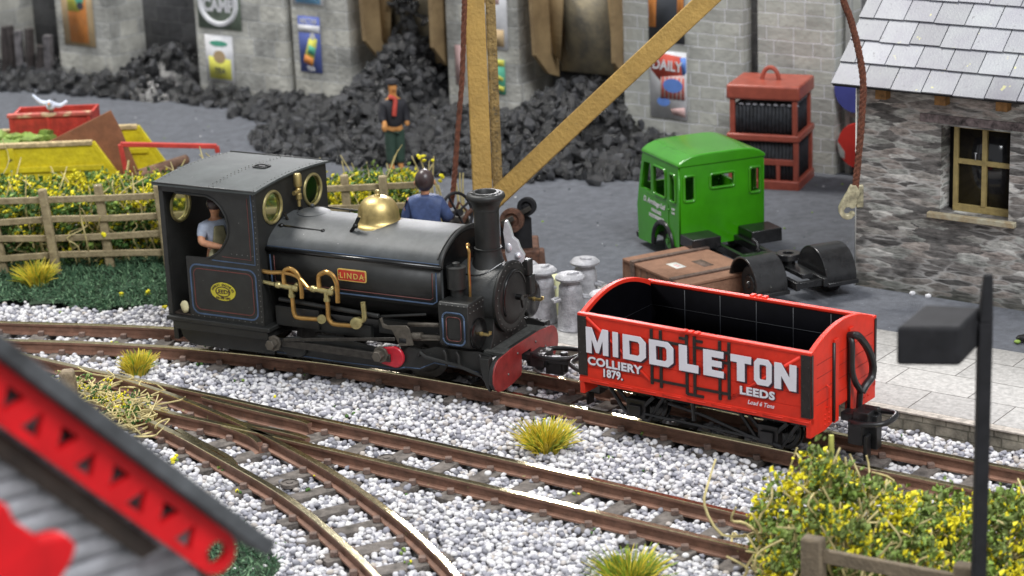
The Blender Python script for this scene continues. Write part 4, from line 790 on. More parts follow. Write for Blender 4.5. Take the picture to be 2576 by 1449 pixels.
# ends with arched tops
for s in (-1, 1):
    n_ = 16; top = [(-hy + WW * k / n_, ZT + .24 * (1 - (2 * k / n_ - 1) ** 2)) for k in range(n_ + 1)]
    x0, x1 = s * hx, s * (hx - .075)
    mb = MB(); mb.yz([(-hy, .44), (-.52, .44), (-.52, .44), (-.17, .50), (-.17, .66), (.17, .66), (.17, .50), (.52, .44), (hy, .44)] + top[::-1], min(x0, x1), max(x0, x1)); en = mb.obj('end', 'wred', wg, bev=.008)
    mb = MB(); xi0, xi1 = s * (hx - .076), s * (hx - .09); mb.yz([(-hy + .08, .7), (hy - .08, .7)] + [(a * .92, b - .05) for a, b in top[::-1]], min(xi0, xi1), max(xi0, xi1)); ile = mb.obj('inner_lining', 'wink', en)
    mb = MB(); [mb.box(min(s * (hx - .091), s * (hx - .095)), max(s * (hx - .091), s * (hx - .095)), -hy + .09, hy - .09, z, z + .008) for z in (.98, 1.28)]; mb.obj('plank_lines', 'groove', ile)
    xf0, xf1 = (s * hx, s * (hx + .03))
    for yv in (-.26, .18):
        mb = MB(); mb.box(min(xf0, xf1), max(xf0, xf1), yv - .06, yv + .06, .47, 1.66 if yv < 0 else 1.7); st = mb.obj('end_stanchion', 'wred', en, bev=.006)
        mb = MB(); mb.box(min(xf0, xf1) - .002, max(xf0, xf1) + .008, yv - .085, yv - .055, .5, 1.62); mb.obj('stanchion_strap', 'wblack', st)
    mb = MB(); [mb.box(min(s * (hx + .001), s * (hx + .004)), max(s * (hx + .001), s * (hx + .004)), -hy + .16, hy - .1, z, z + .006) for z in (.86, 1.05, 1.24, 1.43)]; mb.obj('end_plank_lines', mat('wagon_red_line', (.3, .02, .012), .6), en)
    for yv in (-hy, hy - .14):
        mb = MB(); mb.box(min(s * (hx + .001), s * (hx + .015)), max(s * (hx + .001), s * (hx + .015)), yv if yv < 0 else yv + .09, yv + (.05 if yv < 0 else .14), .725, ZT - .013); mb.obj('end_corner_plate', 'wblack', en, bev=.003)
    mb = MB(); mb.tube([(s * hx, -.51, 1.07), (s * (hx + .05), -.51, 1.05), (s * (hx + .05), -.51, .77), (s * hx, -.51, .75)], .014, 8); mb.obj('grab_handle', 'wred', en)
    mb = MB(); [mb.ball((s * (hx + .002), y_, z_), .016, sub=1) for y_ in (-.55, -.44) for z_ in (.52, .59, .66)] + [mb.ball((s * (hx + .002), y_, z_), .016, sub=1) for y_ in (.6, .72) for z_ in (.55, .63)]; mb.obj('end_bolts', 'wred', en)
mb = MB(); mb.box(-hx + .07, hx - .07, -hy + .07, hy - .07, .64, .70); mb.obj('floor', 'wink', wg)
# hose pipe on the right-hand end
mb = MB(); hp = [(hx + .02, .1, 1.60), (hx + .12, .1, 1.62), (hx + .16, .16, 1.57), (hx + .18, .36, 1.35), (hx + .18, .5, 1.1), (hx + .18, .48, .93), (hx + .16, .34, .84), (hx + .14, .26, .76)]
mb.tube(hp, .055, 10, sm=6)
for p in smooth([Vector(q) for q in hp], 7)[6:44:2]: mb.ball(p, .062, (1, 1, .35), 1)
mb.tube([(hx + .03, .1, 1.58), (hx + .09, .05, 1.5), (hx + .1, .04, 1.15), (hx + .12, .1, .95), (hx + .13, .22, .8), (hx + .12, .24, .7), (hx + .1, .24, .45)], .045, 10, sm=5); mb.obj('vacuum_hose', 'plastic', wg)
# lettering, generated as block letters in real metres of the side
Yl = -hy - .0245
def glyph(ch):
    t = .235
    if ch == 'I': return [([(0, 0), (.3, 0), (.3, 1), (0, 1)], None)]
    if ch == 'L': return [([(0, 0), (.8, 0), (.8, .3), (.33, .3), (.33, 1), (0, 1)], None)]
    if ch == 'T': return [([(.27, 0), (.6, 0), (.6, .72), (.87, .72), (.87, 1), (0, 1), (0, .72), (.27, .72)], None)]
    if ch == 'E': return [([(0, 0), (.8, 0), (.8, .25), (.33, .25), (.33, .39), (.73, .39), (.73, .62), (.33, .62), (.33, .75), (.8, .75), (.8, 1), (0, 1)], None)]
    if ch == 'M': return [([(0, 0), (.3, 0), (.3, .55), (.52, .05), (.68, .05), (.9, .55), (.9, 0), (1.2, 0), (1.2, 1), (.88, 1), (.6, .42), (.32, 1), (0, 1)], None)]
    if ch == 'N': return [([(0, 0), (.3, 0), (.3, .52), (.66, 0), (.96, 0), (.96, 1), (.66, 1), (.66, .48), (.3, 1), (0, 1)], None)]
    if ch == 'D': return [([(0, 0), (.74, 0), (.95, .2), (.95, .8), (.74, 1), (0, 1)], [(.27, .22), (.62, .22), (.69, .3), (.69, .7), (.62, .78), (.27, .78)])]
    if ch == 'O': return [([(.16, 0), (.66, 0), (.82, .16), (.82, .84), (.66, 1), (.16, 1), (0, .84), (0, .16)], [(.28, .22), (.54, .22), (.57, .27), (.57, .73), (.54, .78), (.28, .78), (.25, .73), (.25, .27)])]
def letters(name, m, dx, dz, y, th):
    mes = []
    for ch, x0, x1, z0, z1 in (('M', .15, .525, 1.085, 1.47), ('I', .60, .69, 1.095, 1.465), ('D', .77, 1.15, 1.095, 1.46), ('D', 1.205, 1.60, 1.09, 1.455), ('L', 1.69, 2.0, 1.08, 1.455), ('E', 2.08, 2.40, 1.08, 1.455), ('T', 2.51, 2.83, 1.085, 1.455), ('O', 2.875, 3.145, 1.085, 1.46), ('N', 3.185, 3.52, 1.08, 1.45)):
        out, hole = glyph(ch)[0]; w = max(p[0] for p in out)
        f = lambda p: (x0 - hx + p[0] / w * (x1 - x0) + dx, z0 + p[1] * (z1 - z0) + dz)
        o = plate('letter', [f(p) for p in out], [[f(p) for p in hole]] if hole else [], th, m, None, XZ(y)); mes.append(o)
    bm = bmesh.new()
    for o in mes: bm.from_mesh(o.data); bpy.data.objects.remove(o)
    me = bpy.data.meshes.new(name); bm.to_mesh(me); bm.free(); me.materials.append(K[m]); return link(name, me, wg)
sh = letters('letter_shading', 'shadow', .03, -.02, Yl - .0, .004); letters('main_lettering', 'white', 0, 0, Yl - .006, .006)
def wt(nm, s, size, x, z, sx=1., off=.006, it=0., sp=1.):
    text(nm + '_shade', s, size, 'shadow', wg, FACE(x - hx + .012, -hy - .018, z - .008), .003, off + .003, 'LEFT', sx, sp, it); text(nm, s, size, 'white', wg, FACE(x - hx, -hy - .022, z), .004, off, 'LEFT', sx, sp, it)
wt('colliery_lettering', 'COLLIERY', .165, .16, .91, 1.17, .006, 0, 1.06); wt('date_lettering', '1879.', .165, .40, .765, .92, .005, 0, 1.05); wt('leeds_lettering', 'LEEDS', .155, 2.64, .905, 1.24, .006, 0, 1.07); 
text('load_lettering', 'Load 6 Tons', .085, 'white', wg, FACE(2.76 - hx, -hy - .014, .775), .004, .001, 'LEFT', .95, 1, .25)
# underframe
for s in (-1, 1):
    uf = MB(); uf.box(-hx + .1, hx - .1, s * .62 - .03, s * .62 + .03, .46, .63); uf.obj('frame_member', 'plastic', wg, bev=.01)
    for x in (-1.06, 1.08):
        mb = MB(); mb.box(x - .16, x + .16, s * .66 - .07, s * .66 + .07, .14, .42); mb.box(x - .1, x + .1, s * .75 - .03, s * .75 + .03, .18, .34); ab = mb.obj('axle_box', 'plastic', wg, bev=.015)
        mb = MB(); mb.tube([(x - .48, s * .7, .55), (x - .2, s * .7, .2), (x + .2, s * .7, .12), (x + .48, s * .7, .55)], .028, 6); mb.tube([(x - .3, s * .7, .5), (x - .08, s * .7, .28)], .03, 6); mb.tube([(x + .3, s * .7, .5), (x + .08, s * .7, .28)], .03, 6); mb.obj('axle_guard', 'plastic', ab)
        w = MB(); w.lathe([(0, 0), (.32, 0), (.32, .03), (.29, .03), (.29, .08), (.24, .085), (.22, .05), (.08, .05), (.06, .09), (0, .09)], (x + .06, s * .37, .29), (0, s, 0), 30); wh = w.obj('wheel', 'blackgloss', wg)
        mb = MB(); mb.tube([(x + .06 + .29 * cos(a * pi / 16), s * .44, .29 + .29 * sin(a * pi / 16)) for a in range(32)], .01, 6, True); mb.obj('tyre_rim', 'oldsteel', wh)
    mb = MB(); mb.tube([(-.5, s * .74, .46), (.1, s * .74, .38), (.8, s * .74, .22), (1.3, s * .74, .16)], .022, 6); mb.tube([(-.1, s * .74, .6), (-.08, s * .74, .28)], .035, 8); mb.tube([(-.95, s * .72, .22), (1.0, s * .72, .2)], .02, 6); mb.obj('brake_gear', 'plastic', wg)
mb = MB(); mb.box(-1.5, 1.5, -.3, .3, .36, .6); mb.obj('chassis_weight', 'plastic', wg)
for s in (-1, 1):
    mb = MB(); mb.box(min(s * hx, s * (hx + .28)), max(s * hx, s * (hx + .28)), -.1, .1, .44, .56); mb.box(min(s * (hx + .16), s * (hx + .38)), max(s * (hx + .16), s * (hx + .38)), -.2, .12, .16, .5)
    mb.box(min(s * (hx + .3), s * (hx + .5)), max(s * (hx + .3), s * (hx + .5)), .0, .16, .06, .55)
    mb.box(min(s * (hx + .2), s * (hx + .44)), max(s * (hx + .2), s * (hx + .44)), -.14, .2, .44, .62); mb.tube([(s * (hx + .3), .08, .6), (s * (hx + .5), .08, .62)], .05, 8); mb.box(min(s * (hx + .38), s * (hx + .43)), max(s * (hx + .38), s * (hx + .43)), -.17, -.02, -.06, .3)
    mb.tube([(s * (hx + .26), -.26, .50), (s * (hx + .42), -.3, .51), (s * (hx + .66), -.2, .53), (s * (hx + .72), .02, .54), (s * (hx + .66), .26, .54), (s * (hx + .42), .3, .52), (s * (hx + .26), .22, .50)], .042, 8, sm=3); mb.obj('loop_coupling', 'plastic', wg, bev=.012)
# ================================================================== STONE STAITHE WALL (local X along the wall, Y to the back, Z up)
WB = Vector((6.57, 43.35, 0))
def wall_frame(X, Y): p = WB + E36 * X + N36 * Y; return p
HW = 7.0
wl = thing('coal_staithe', 'long grey stone block staithe wall with piers and bays across the back', 'stone wall', WB, H36)
piers = [(-27.5, -24.6, 'rough'), (-22.37, -20.46, 'rough'), (-17.44, -14.52, 'rough'), (-14.3, -12.55, 'rough'), (-9.7, -7.7, 'rough'), (-4.98, -2.06, 'ashlar'), (-1.72, .05, 'ashlar')]
for a, b, m_ in piers:
    mb = MB(); mb.box(a, b, 0, 1.25, -.2, HW); mb.obj('pier', m_, wl, bev=.02)
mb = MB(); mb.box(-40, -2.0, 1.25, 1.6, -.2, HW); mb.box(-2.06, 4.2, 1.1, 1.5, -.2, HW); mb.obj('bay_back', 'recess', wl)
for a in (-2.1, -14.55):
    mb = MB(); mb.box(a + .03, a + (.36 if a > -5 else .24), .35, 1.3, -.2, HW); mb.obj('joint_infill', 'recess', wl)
# grey framework beyond the wall end, with two round signs on it
sr = thing('storage_rack', 'pale grey upright rack between the wall end and the cottage', 'rack', wall_frame(.12, .2), H36)
for x in (.05, .98): 
    mb = MB(); mb.box(x, x + .11, 0, .12, .08, 4.2); mb.obj('upright', 'pipegrey', sr, bev=.01)
for z in (.42, 1.25, 2.1):
    mb = MB(); mb.box(.161, .979, .01, .6, z, z + .09); mb.obj('shelf', 'pipegrey', sr, bev=.01)
p = aty(2150, 240, 43.0); o = MB(); o.cyl((0, 0, 0), (0, .08, 0), .46, 36); o = o.obj('round_sign', 'signblue'); o.location = (6.96, 43.02, p.z + .1); o.rotation_euler = (0, 0, H36); tag(o, 'plain blue round sign under the cottage eave, upper of two', 'sign')
p = aty(2155, 368, 43.0); o = MB(); o.lathe([(0, 0), (.46, 0), (.47, .04), (.44, .09), (0, .1)], (0, 0, 0), (0, 1, 0), 36); o = o.obj('round_sign', 'signred'); o.location = (7.03, 43.0, p.z); o.rotation_euler = (0, 0, H36); tag(o, 'red and grey round sign beside the rope, lower of two', 'sign')
mb = MB(); mb.xz([(-.46, .05), (-.3, -.15), (-.3, -.3), (-.4, -.25), (-.47, 0)], -.004, 0); mb.obj('grey_segment', 'pipegrey', o)
# posters on the piers
def poster(name, X0, X1, Z0, Z1, m_, label, Y=-.02, tilt=0):
    mb = MB(); mb.box(-(X1 - X0) / 2, (X1 - X0) / 2, -.008, .008, -(Z1 - Z0) / 2, (Z1 - Z0) / 2); o = mb.obj(name, m_); o.location = wall_frame((X0 + X1) / 2, Y) + Vector((0, 0, (Z0 + Z1) / 2)); o.rotation_euler = (0, R(tilt), H36); tag(o, label, 'poster', 'enamel adverts on the staithe wall'); return o
def patch(par, pts, m_, nm='printed_shape', d=1):
    mb = MB(); mb.xz(pts, -.008 - .004 * d, -.004 - .004 * d); return mb.obj(nm, m_, par)
o = poster('advert_poster', -22.10, -20.98, 1.02, 2.9, 'p_tan', 'tall orange and yellow poster with pale border, leftmost on the wall'); 
patch(o, [(-.33, -.86), (.34, -.86), (.34, .86), (-.33, .86)], 'p_orange'); patch(o, [(-.33, -.05), (.1, -.05), (.25, .5), (-.33, .55)], 'p_yellow', d=2); patch(o, circ(.12, .35, .17, 20, ry=.25), 'p_green', d=3); patch(o, circ(.14, .1, .12, 20, ry=.1), 'p_dark', d=4)
o = poster('advert_poster', -17.3, -15.9, 1.82, 3.1, 'p_green', 'round white lettered sign above the yellow poster'); o['label'] = 'round green sign with white ring and lettering above yellow poster'
o.data.materials[0] = mat('sign_dull_green', (.16, .2, .15), .8)
mb = MB(); mb.tube([(.58 * cos(a * pi / 20), -.015, .52 * sin(a * pi / 20)) for a in range(40)], .07, 6, True); mb.obj('ring', 'p_white', o); text('lettering', 'CAMP', .42, 'p_white', o, FACE(0, -.02, -.2), .006, .02, 'CENTER', .9)
o = poster('advert_poster', -17.14, -16.24, .50, 1.66, 'p_white', 'white poster with brown figure above a yellow block, blurred'); patch(o, [(-.36, -.5), (.36, -.5), (.36, .0), (-.36, .05)], 'p_yellow'); patch(o, circ(0, .05, .2, 16, ry=.16), 'p_tan', d=2); patch(o, circ(.0, .38, .3, 16, ry=.07), 'p_green', d=2)
text('lettering', 'TEA', .2, 'p_dark', o, FACE(0, -.018, -.36), .004, .005, 'CENTER')
o = poster('advert_poster', -14.08, -13.42, 1.0, 2.33, 'p_blue', 'tall blue poster with tilted yellow and orange bottle'); patch(o, [(-.33, .28), (.33, .28), (.33, .46), (-.33, .46)], 'p_white')
patch(o, [(-.22, -.42), (.06, -.52), (.24, .12), (.1, .22), (-.02, .14)], 'p_yellow', d=2); patch(o, [(-.22, -.42), (.04, -.52), (.1, -.34), (-.16, -.24)], 'p_orange', d=3); patch(o, circ(.1, .2, .08, 12), 'p_white', d=3); patch(o, [(-.08, -.2), (.13, -.27), (.18, -.08), (-.02, .0)], 'p_green', d=4)
text('lettering', 'NECTAR', .17, 'p_white', o, FACE(0, -.018, .5), .004, .004, 'CENTER', .8); text('lettering', 'TEA', .14, 'p_white', o, FACE(0, -.018, -.62), .004, .004, 'CENTER')
o = poster('advert_poster', -14.2, -13.25, 2.6, 3.6, 'p_white', 'white poster with pale blue base above the tall blue poster'); patch(o, [(-.38, -.46), (.38, -.46), (.38, .1), (-.38, .1)], 'p_sky')
o = poster('advert_poster', -8.98, -7.98, 1.98, 3.6, 'p_white', 'pale poster with tan corner partly behind the crane mast'); patch(o, [(.12, -.74), (.4, -.74), (.4, -.36), (.12, -.36)], 'p_tan'); patch(o, [(-.45, .2), (.3, .2), (.3, .5), (-.45, .5)], 'p_pink')
o = poster('advert_poster', -8.46, -8.10, .98, 1.76, 'p_green', 'small green and yellow poster right of the crane mast'); patch(o, [(-.18, .24), (.18, .24), (.18, .39), (-.18, .39)], 'p_yellow'); patch(o, [(-.17, -.02), (.12, -.1), (.15, -.02), (-.12, .08)], 'p_yellow', d=2); patch(o, [(-.12, -.28), (.14, -.33), (.16, -.22), (-.1, -.18)], 'p_yellow', d=2)
o = poster('advert_poster', -9.46, -9.22, 1.1, 2.0, 'p_pink', 'narrow pink poster between the rope and the crane mast')
o = poster('advert_poster', -4.31, -3.44, 2.48, 4.0, 'p_dark', 'dark poster with orange sides behind the crane jib'); patch(o, [(-.43, -.45), (-.26, -.45), (-.2, .75), (-.43, .75)], 'p_orange'); patch(o, [(.26, -.4), (.43, -.4), (.43, .75), (.3, .75)], 'p_orange'); 
o = poster('advert_poster', -4.30, -3.40, .86, 2.3, 'p_white', 'torn red and white newspaper advert with blue oval'); patch(o, [(-.44, .70), (.34, .62), (.38, .12), (-.2, .08), (-.42, .3)], 'p_red'); patch(o, [(.3, .6), (.45, .62), (.45, .3), (.36, .2)], 'p_cobalt', d=2)
pk = patch(o, [(-.18, .16), (.38, .24), (.42, -.28), (-.2, -.3)], 'p_pink', d=3)
for k in range(6): patch(o, [(-.14 + .1 * k, .17), (-.1 + .1 * k, .18), (-.12 + .1 * k, -.29), (-.16 + .1 * k, -.29)], 'p_red', 'stripe', d=4)
patch(o, circ(.12, .0, .24, 24, ry=.15), 'p_cobalt', d=5); patch(o, circ(-.12, -.36, .16, 16, ry=.1), 'p_cobalt', d=3); patch(o, [(.05, -.5), (.4, -.45), (.42, -.66), (.1, -.62)], 'p_pink', d=3)
text('lettering', 'DAILY', .3, 'p_white', o, FACE(-.38, -.035, .34) @ Matrix.Rotation(R(-3), 4, 'Z'), .004, .008, 'LEFT', .88)
# timber chutes
def chute(X0, X1, ztop, zb, label, left_dark):
    t = thing('coal_chute', label, 'coal chute', wall_frame((X0 + X1) / 2, 0), H36, 'wooden coal chutes in the wall bays'); w = (X1 - X0) / 2
    mb = MB(); mb.prism([(-w, 4), (w, 4), (w * .80, zb), (-w * .86, zb)], lambda a, b: (a, .55 - .12 * (b - 2), b), lambda a, b: (a, .65 - .12 * (b - 2), b)); mb.obj('chute_floor', 'chutedust', t)
    for s in (-1, 1):
        mb = MB(); mb.prism([(-.35, 4), (.6, 4), (.55, zb - .12), (.15, zb + .02), (-.3, zb + .5)], lambda a, b: (s * (w - .02 * (4 - b)), a, b), lambda a, b: (s * (w - .02 * (4 - b) - .1), a, b)); mb.obj('chute_cheek', 'chute', t)
    mb = MB(); mb.prism([(-w, 4), (-w + .55, 4), (-w + .38, zb + .3), (-w + .05, zb + .5)], lambda a, b: (a, .28, b), lambda a, b: (a, .33, b)); mb.obj('side_board', 'chute', t)
    mb = MB(); mb.prism([(w, 4), (w - .62, 4), (w - .42, zb), (w - .05, zb + .1)], lambda a, b: (a, .24, b), lambda a, b: (a, .29, b)); mb.obj('side_board', 'chute', t)
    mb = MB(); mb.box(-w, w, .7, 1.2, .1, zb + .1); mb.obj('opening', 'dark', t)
    return t
chute(-11.95, -9.8, 4, 1.45, 'open timber coal chute with coal spilling down, left of the crane mast', 1)
chute(-7.18, -4.95, 4, 1.50, 'open dusty timber coal chute between crane mast and jib', 0)
# tar barrels or old posts at the far left
t = thing('timber_stumps', 'dark weathered timber stumps leaning by the wall, far left', 'stumps', wall_frame(-24.2, -.3), H36)
for k in range(6):
    mb = MB(); x = k * .32; mb.beam((x, random.uniform(-.1, .1), .05), (x + random.uniform(-.1, .1), .1, 1.2 + random.uniform(-.25, .3)), .2, .2); mb.obj('stump', mat('tarred_stump_%d' % k, ((.05, .04, .038), (.13, .12, .125))[k % 3 == 2], .6, 0, .4, 6), t, bev=.02)
# ------------------------------------------------------------------ coal heaps
def lump(i):
    bm = bmesh.new(); rr = random.Random(i)
    for k in range(10):
        v = Vector((rr.gauss(0, 1), rr.gauss(0, 1), rr.gauss(0, 1))).normalized(); bm.verts.new((v.x * 1.1, v.y * .85, v.z * .7))
    bmesh.ops.convex_hull(bm, input=bm.verts); me = bpy.data.meshes.new('lump'); bm.to_mesh(me); bm.free(); return me
def heap_h(X, d):
    """height above the yard at wall coordinate X, distance d in front of the wall"""
    best = 0
    for x0, wd, hh, D in ((-11.0, 1.4, 1.85, 2.9), (-11.0, 2.7, .75, 4.2), (-8.8, 2.6, .55, 4.2), (-6.1, 2.2, 1.25, 3.7), (-4.4, 2.1, .4, 2.8), (-14.2, 1.9, .35, 1.6), (-18.8, 1.5, .95, 1.3), (-16.5, 2.3, .26, 1.0), (-20.5, 2.1, .28, 1.5), (-22.7, 2.4, .25, 2.1), (-25.8, 2.6, .25, 1.9), (-7.4, 1.9, .5, 4.2)):
        u = abs(X - x0) / wd
        if u < 1: best = max(best, hh * (1 - u ** 1.7) * (1 - min(1, max(0, d) / (D * (1 - u * u) ** .35))) ** .9 if d < D * (1 - u * u) ** .35 else 0)
    return best
def heap(name, X0, X1, n, label, big=1.0):
    pts = []; ro = []; sc = []; tn = []; mb = MB(); st = .35; g = {}
    for i in range(int((X1 - X0) / st) + 1):
        for j in range(26):
            X = X0 + i * st; d = -1.2 + j * st; p = wall_frame(X, -d); h = heap_h(X, max(d, 0)); g[i, j] = (mb.v((p.x, p.y, .05 + (h - .08 if h > 0 else -.03))), h)
    for (i, j), (v, h) in list(g.items()):
        q = [(i, j), (i + 1, j), (i + 1, j + 1), (i, j + 1)]
        if all(k in g for k in q) and max(g[k][1] for k in q) > 0.02: mb.f([g[k][0] for k in q])
    base = mb.obj(name + '_core', 'coal'); 
    while len(pts) < n:
        X = rnd.uniform(X0, X1); d = rnd.uniform(-1.1, 7.2); h = heap_h(X, max(0, d)); p = wall_frame(X, -d)
        if any(a < X < b for a, b, _ in piers) and d < 0.05: continue
        if h < .02 and rnd.random() > .018: continue
        if h < .02 and (d > 4 or heap_h(X, max(0, d - .8)) < .02) : continue
        if (p.x + 2.4) ** 2 + (p.y - 45.0) ** 2 < .3 or (abs(p.x + 2.3) < .5 and p.y < 45.2): continue
        s = .05 + .16 * rnd.random() ** 1.7; pts.append((p.x, p.y, .08 + h + s * .3)); ro.append((rnd.uniform(0, 6), rnd.uniform(0, 6), rnd.uniform(0, 6))); sc.append(s); tn.append(rnd.random())
    o = scatter(name, pts, ro, sc, tn, [(lump(i), ('coal', 'coal3', 'coal', 'coal2', 'coal3')[i % 5]) for i in range(10)], label); base.parent = o; base.name = 'heap_core'; base['kind'] = 'stuff'
heap('coal_heap', -15.2, -2.0, 3900, 'big heap of black coal lumps spilling from the two chutes')
heap('coal_scatter', -29, -15.2, 1100, 'low drift of coal lumps along the left part of wall')
# coal falling down in the left chute
pts = []; ro = []; sc = []
for k in range(110):
    t_ = rnd.random(); X = -11.15 + rnd.gauss(0, .22) + .25 * t_; z = 1.3 + t_ * 2.6; p = wall_frame(X, .38 - .12 * (z - 2) - .1 * rnd.random()); pts.append((p.x, p.y, z)); ro.append((rnd.uniform(0, 6), rnd.uniform(0, 6), 0)); sc.append(rnd.uniform(.07, .17))
scatter('coal_spill', pts, ro, sc, [0.5] * len(pts), [(lump(20 + i), 'coal') for i in range(5)], 'coal lumps sliding down the left timber chute')

# ================================================================== COTTAGE
BC = Vector((5.80, 35.72, 0)); BL = 7.5; BD = 5.2
ct = thing('stone_cottage', 'rubble stone cottage with slate roof and ochre four pane window', 'cottage', BC, H36)
zt_ = 3.72
wx0, wx1, wz0, wz1 = 1.53, 2.72, 1.55, 3.0
plate('front_wall', [(0, .05), (BL, .05), (BL, zt_), (0, zt_)], [[(wx0, wz0), (wx1, wz0), (wx1, wz1), (wx0, wz1)]], .35, 'rubble', ct, XZ(.175))
mb = MB(); rz_ = zt_ + (BD / 2) * .93
mb.yz([(.352, .05), (BD, .05), (BD, zt_), (BD / 2, rz_), (.352, zt_)], 0, .35); mb.obj('gable_wall', 'rubble', ct)
mb = MB(); mb.yz([(.352, .05), (BD, .05), (BD, zt_), (BD / 2, rz_), (.352, zt_)], BL - .35, BL); mb.obj('gable_wall', 'rubble', ct)
mb = MB(); mb.box(.352, BL - .352, BD - .35, BD, .05, zt_); mb.obj('rear_wall', 'rubble', ct)
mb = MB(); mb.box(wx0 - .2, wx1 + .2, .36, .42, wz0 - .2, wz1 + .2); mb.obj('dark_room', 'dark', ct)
mb = MB(); mb.box(-.005, .014, -.006, .02, .06, zt_ - .2); mb.obj('card_edge', 'paper', ct)
wn = MB(); yw = .2
wn.box(1.66, 1.74, yw, yw + .07, wz0, wz1); wn.box(2.64, 2.72, yw, yw + .07, wz0, wz1); wn.box(1.74, 2.64, yw, yw + .07, wz0, wz0 + .12); wn.box(1.74, 2.64, yw, yw + .07, wz1 - .06, wz1)
wo = wn.obj('window', 'frameyellow', ct, bev=.005)
mb = MB(); mb.box(2.16, 2.24, yw - .012, yw + .05, wz0 + .12, wz1 - .06); mb.box(1.74, 2.64, yw - .006, yw + .045, 2.35, 2.43); mb.obj('glazing_bars', 'frameyellow', wo, bev=.004)
mb = MB(); mb.box(1.74, 2.64, yw + .05, yw + .058, wz0 + .12, wz1 - .06); mb.obj('pane', 'darkglass', wo)
mb = MB(); mb.box(2.05, 2.06, yw - .03, yw - .01, 2.44, 2.55); mb.box(2.03, 2.08, yw - .03, yw - .01, 2.55, 2.56); mb.obj('window_latch', 'silver', wo)
mb = MB(); mb.box(1.34, 2.86, -.1, .19, 1.455, 1.548); mb.obj('window_sill', 'sill', ct, bev=.012)
mb = MB(); mb.box(1.15, 3.4, -.012, .05, 3.03, 3.17); mb.obj('lintel', 'lintel', ct, bev=.01)
for k in range(7):
    x = .52 + 1.05 * k; mb = MB(); mb.box(x - .1, x + .1, -.16, .1, 3.36, 3.52); mb.obj('rafter_end', 'timber', ct, bev=.008)
# slate roof, one slope towards the line and one behind
pitch = math.atan2(1.18, 1.27); slope = Vector((0, cos(pitch), sin(pitch))); up_ = Vector((0, -sin(pitch), cos(pitch)))
for side in (0, 1):
    bm = bmesh.new(); tone = bm.faces.layers.float.new('tone'); P0 = Vector((0, -.36, 3.57))
    row = .455; nr = 10
    for r_ in range(nr):
        off = (r_ % 2) * .27
        for c in range(-1, 15):
            x0 = max(-.27, -.27 + c * .54 + off + .009); x1 = min(BL + .27, -.27 + (c + 1) * .54 + off - .009)
            if x1 - x0 < .03: continue
            a = P0 + slope * (row * r_ + random.uniform(-.012, .012)) + up_ * .055; b = P0 + slope * (row * (r_ + 1) + .12) + up_ * .012; th = up_ * -.03
            vs = []
            for q in (a, b, a + th, b + th):
                for x in (x0, x1):
                    y_, z_ = q.y, q.z
                    if side: y_ = BD - y_
                    vs.append(bm.verts.new((x, y_, z_)))
            tn_ = random.random()
            for i in ((0, 1, 3, 2), (4, 6, 7, 5), (0, 4, 5, 1), (0, 2, 6, 4), (1, 5, 7, 3), (2, 3, 7, 6)):
                f = bm.faces.new([vs[k] for k in i]); f[tone] = tn_
    bmesh.ops.recalc_face_normals(bm, faces=bm.faces)
    me = bpy.data.meshes.new('roof_slope'); bm.to_mesh(me); bm.free(); me.materials.append(K['tile']); ro_ = link('roof_slope', me, ct, 0)
    mb = MB()
    q = [P0 - up_ * .02, P0 + slope * (row * nr + .1) - up_ * .02, P0 + slope * (row * nr + .1) - up_ * -.012, P0 - up_ * -.012]
    mb.yz([((BD - v.y) if side else v.y, v.z) for v in q], -.25, BL + .25); mb.obj('roof_boards', 'dark', ct)
for k, (u, v) in enumerate(((2295, 738), (2335, 745))):
    c = at(u, v, .1); mb = MB(); mb.ball((0, 0, 0), .05, (1.1, .9, .8), 2, .12); o = mb.obj('loose_stone', 'p_white'); o.location = c; tag(o, ('small white pebble at foot of the cottage wall, left of a pair', 'larger white pebble at the cottage wall foot, right of a pair')[k], 'pebble', 'pebbles by the cottage wall')
# ================================================================== CRANE
cr = thing('yard_crane', 'ochre timber derrick crane with rusty winch gear behind the engine', 'crane', (-.35, 36.9, .08))
def L_(p): return Vector(p) - Vector((-.35, 36.9, .08))
mb = MB(); mb.box(-.26, .08, -.13, .12, 0, 7.2); ms = mb.obj('mast', 'ochre', cr, bev=.02)
mb = MB(); mb.box(.09, .26, -.1, .1, 1.35, 7.2); mb.box(.115, .16, -.115, -.1, 1.4, 7.2); mb.obj('mast_rear_timber', mat('crane_timber_weathered', (.3, .2, .07), .75, 0, .3, 7, .6, 22, speck=(.1, .08, .05), speck_s=16, speck_t=.17), cr, bev=.02)
a = L_(aty(1240, 505, 36.75)); b = L_(aty(1775, 3, 35.6)); c = a + (b - a) * 1.72
mb = MB(); mb.beam(a - (b - a).normalized() * .3, c, .2, .33, (0, 0, 1)); jb = mb.obj('jib', 'ochre', cr, bev=.02)
tip = c
mb = MB(); mb.box(-.75, .95, -.6, .8, .0, .32); mb.box(-.9, .85, -.45, .55, .321, .62); mb.obj('crane_base', 'rust', cr, bev=.03)
for p_, r_, w_, m_ in ((aty(1290, 555, 36.4), .21, .1, 'rust'), (aty(1328, 520, 36.6), .16, .14, 'lampblack')):
    q = L_(p_); mb = MB(); mb.lathe([(0, 0), (r_, 0), (r_, w_), (r_ * .6, w_), (r_ * .55, w_ * .6), (.06, w_ * .6), (.05, w_ * 1.3), (0, w_ * 1.3)], q + Vector((0, .06, 0)), (-.25, -1, .1), 26); mb.obj('winch_wheel', m_, cr, bev=.006)
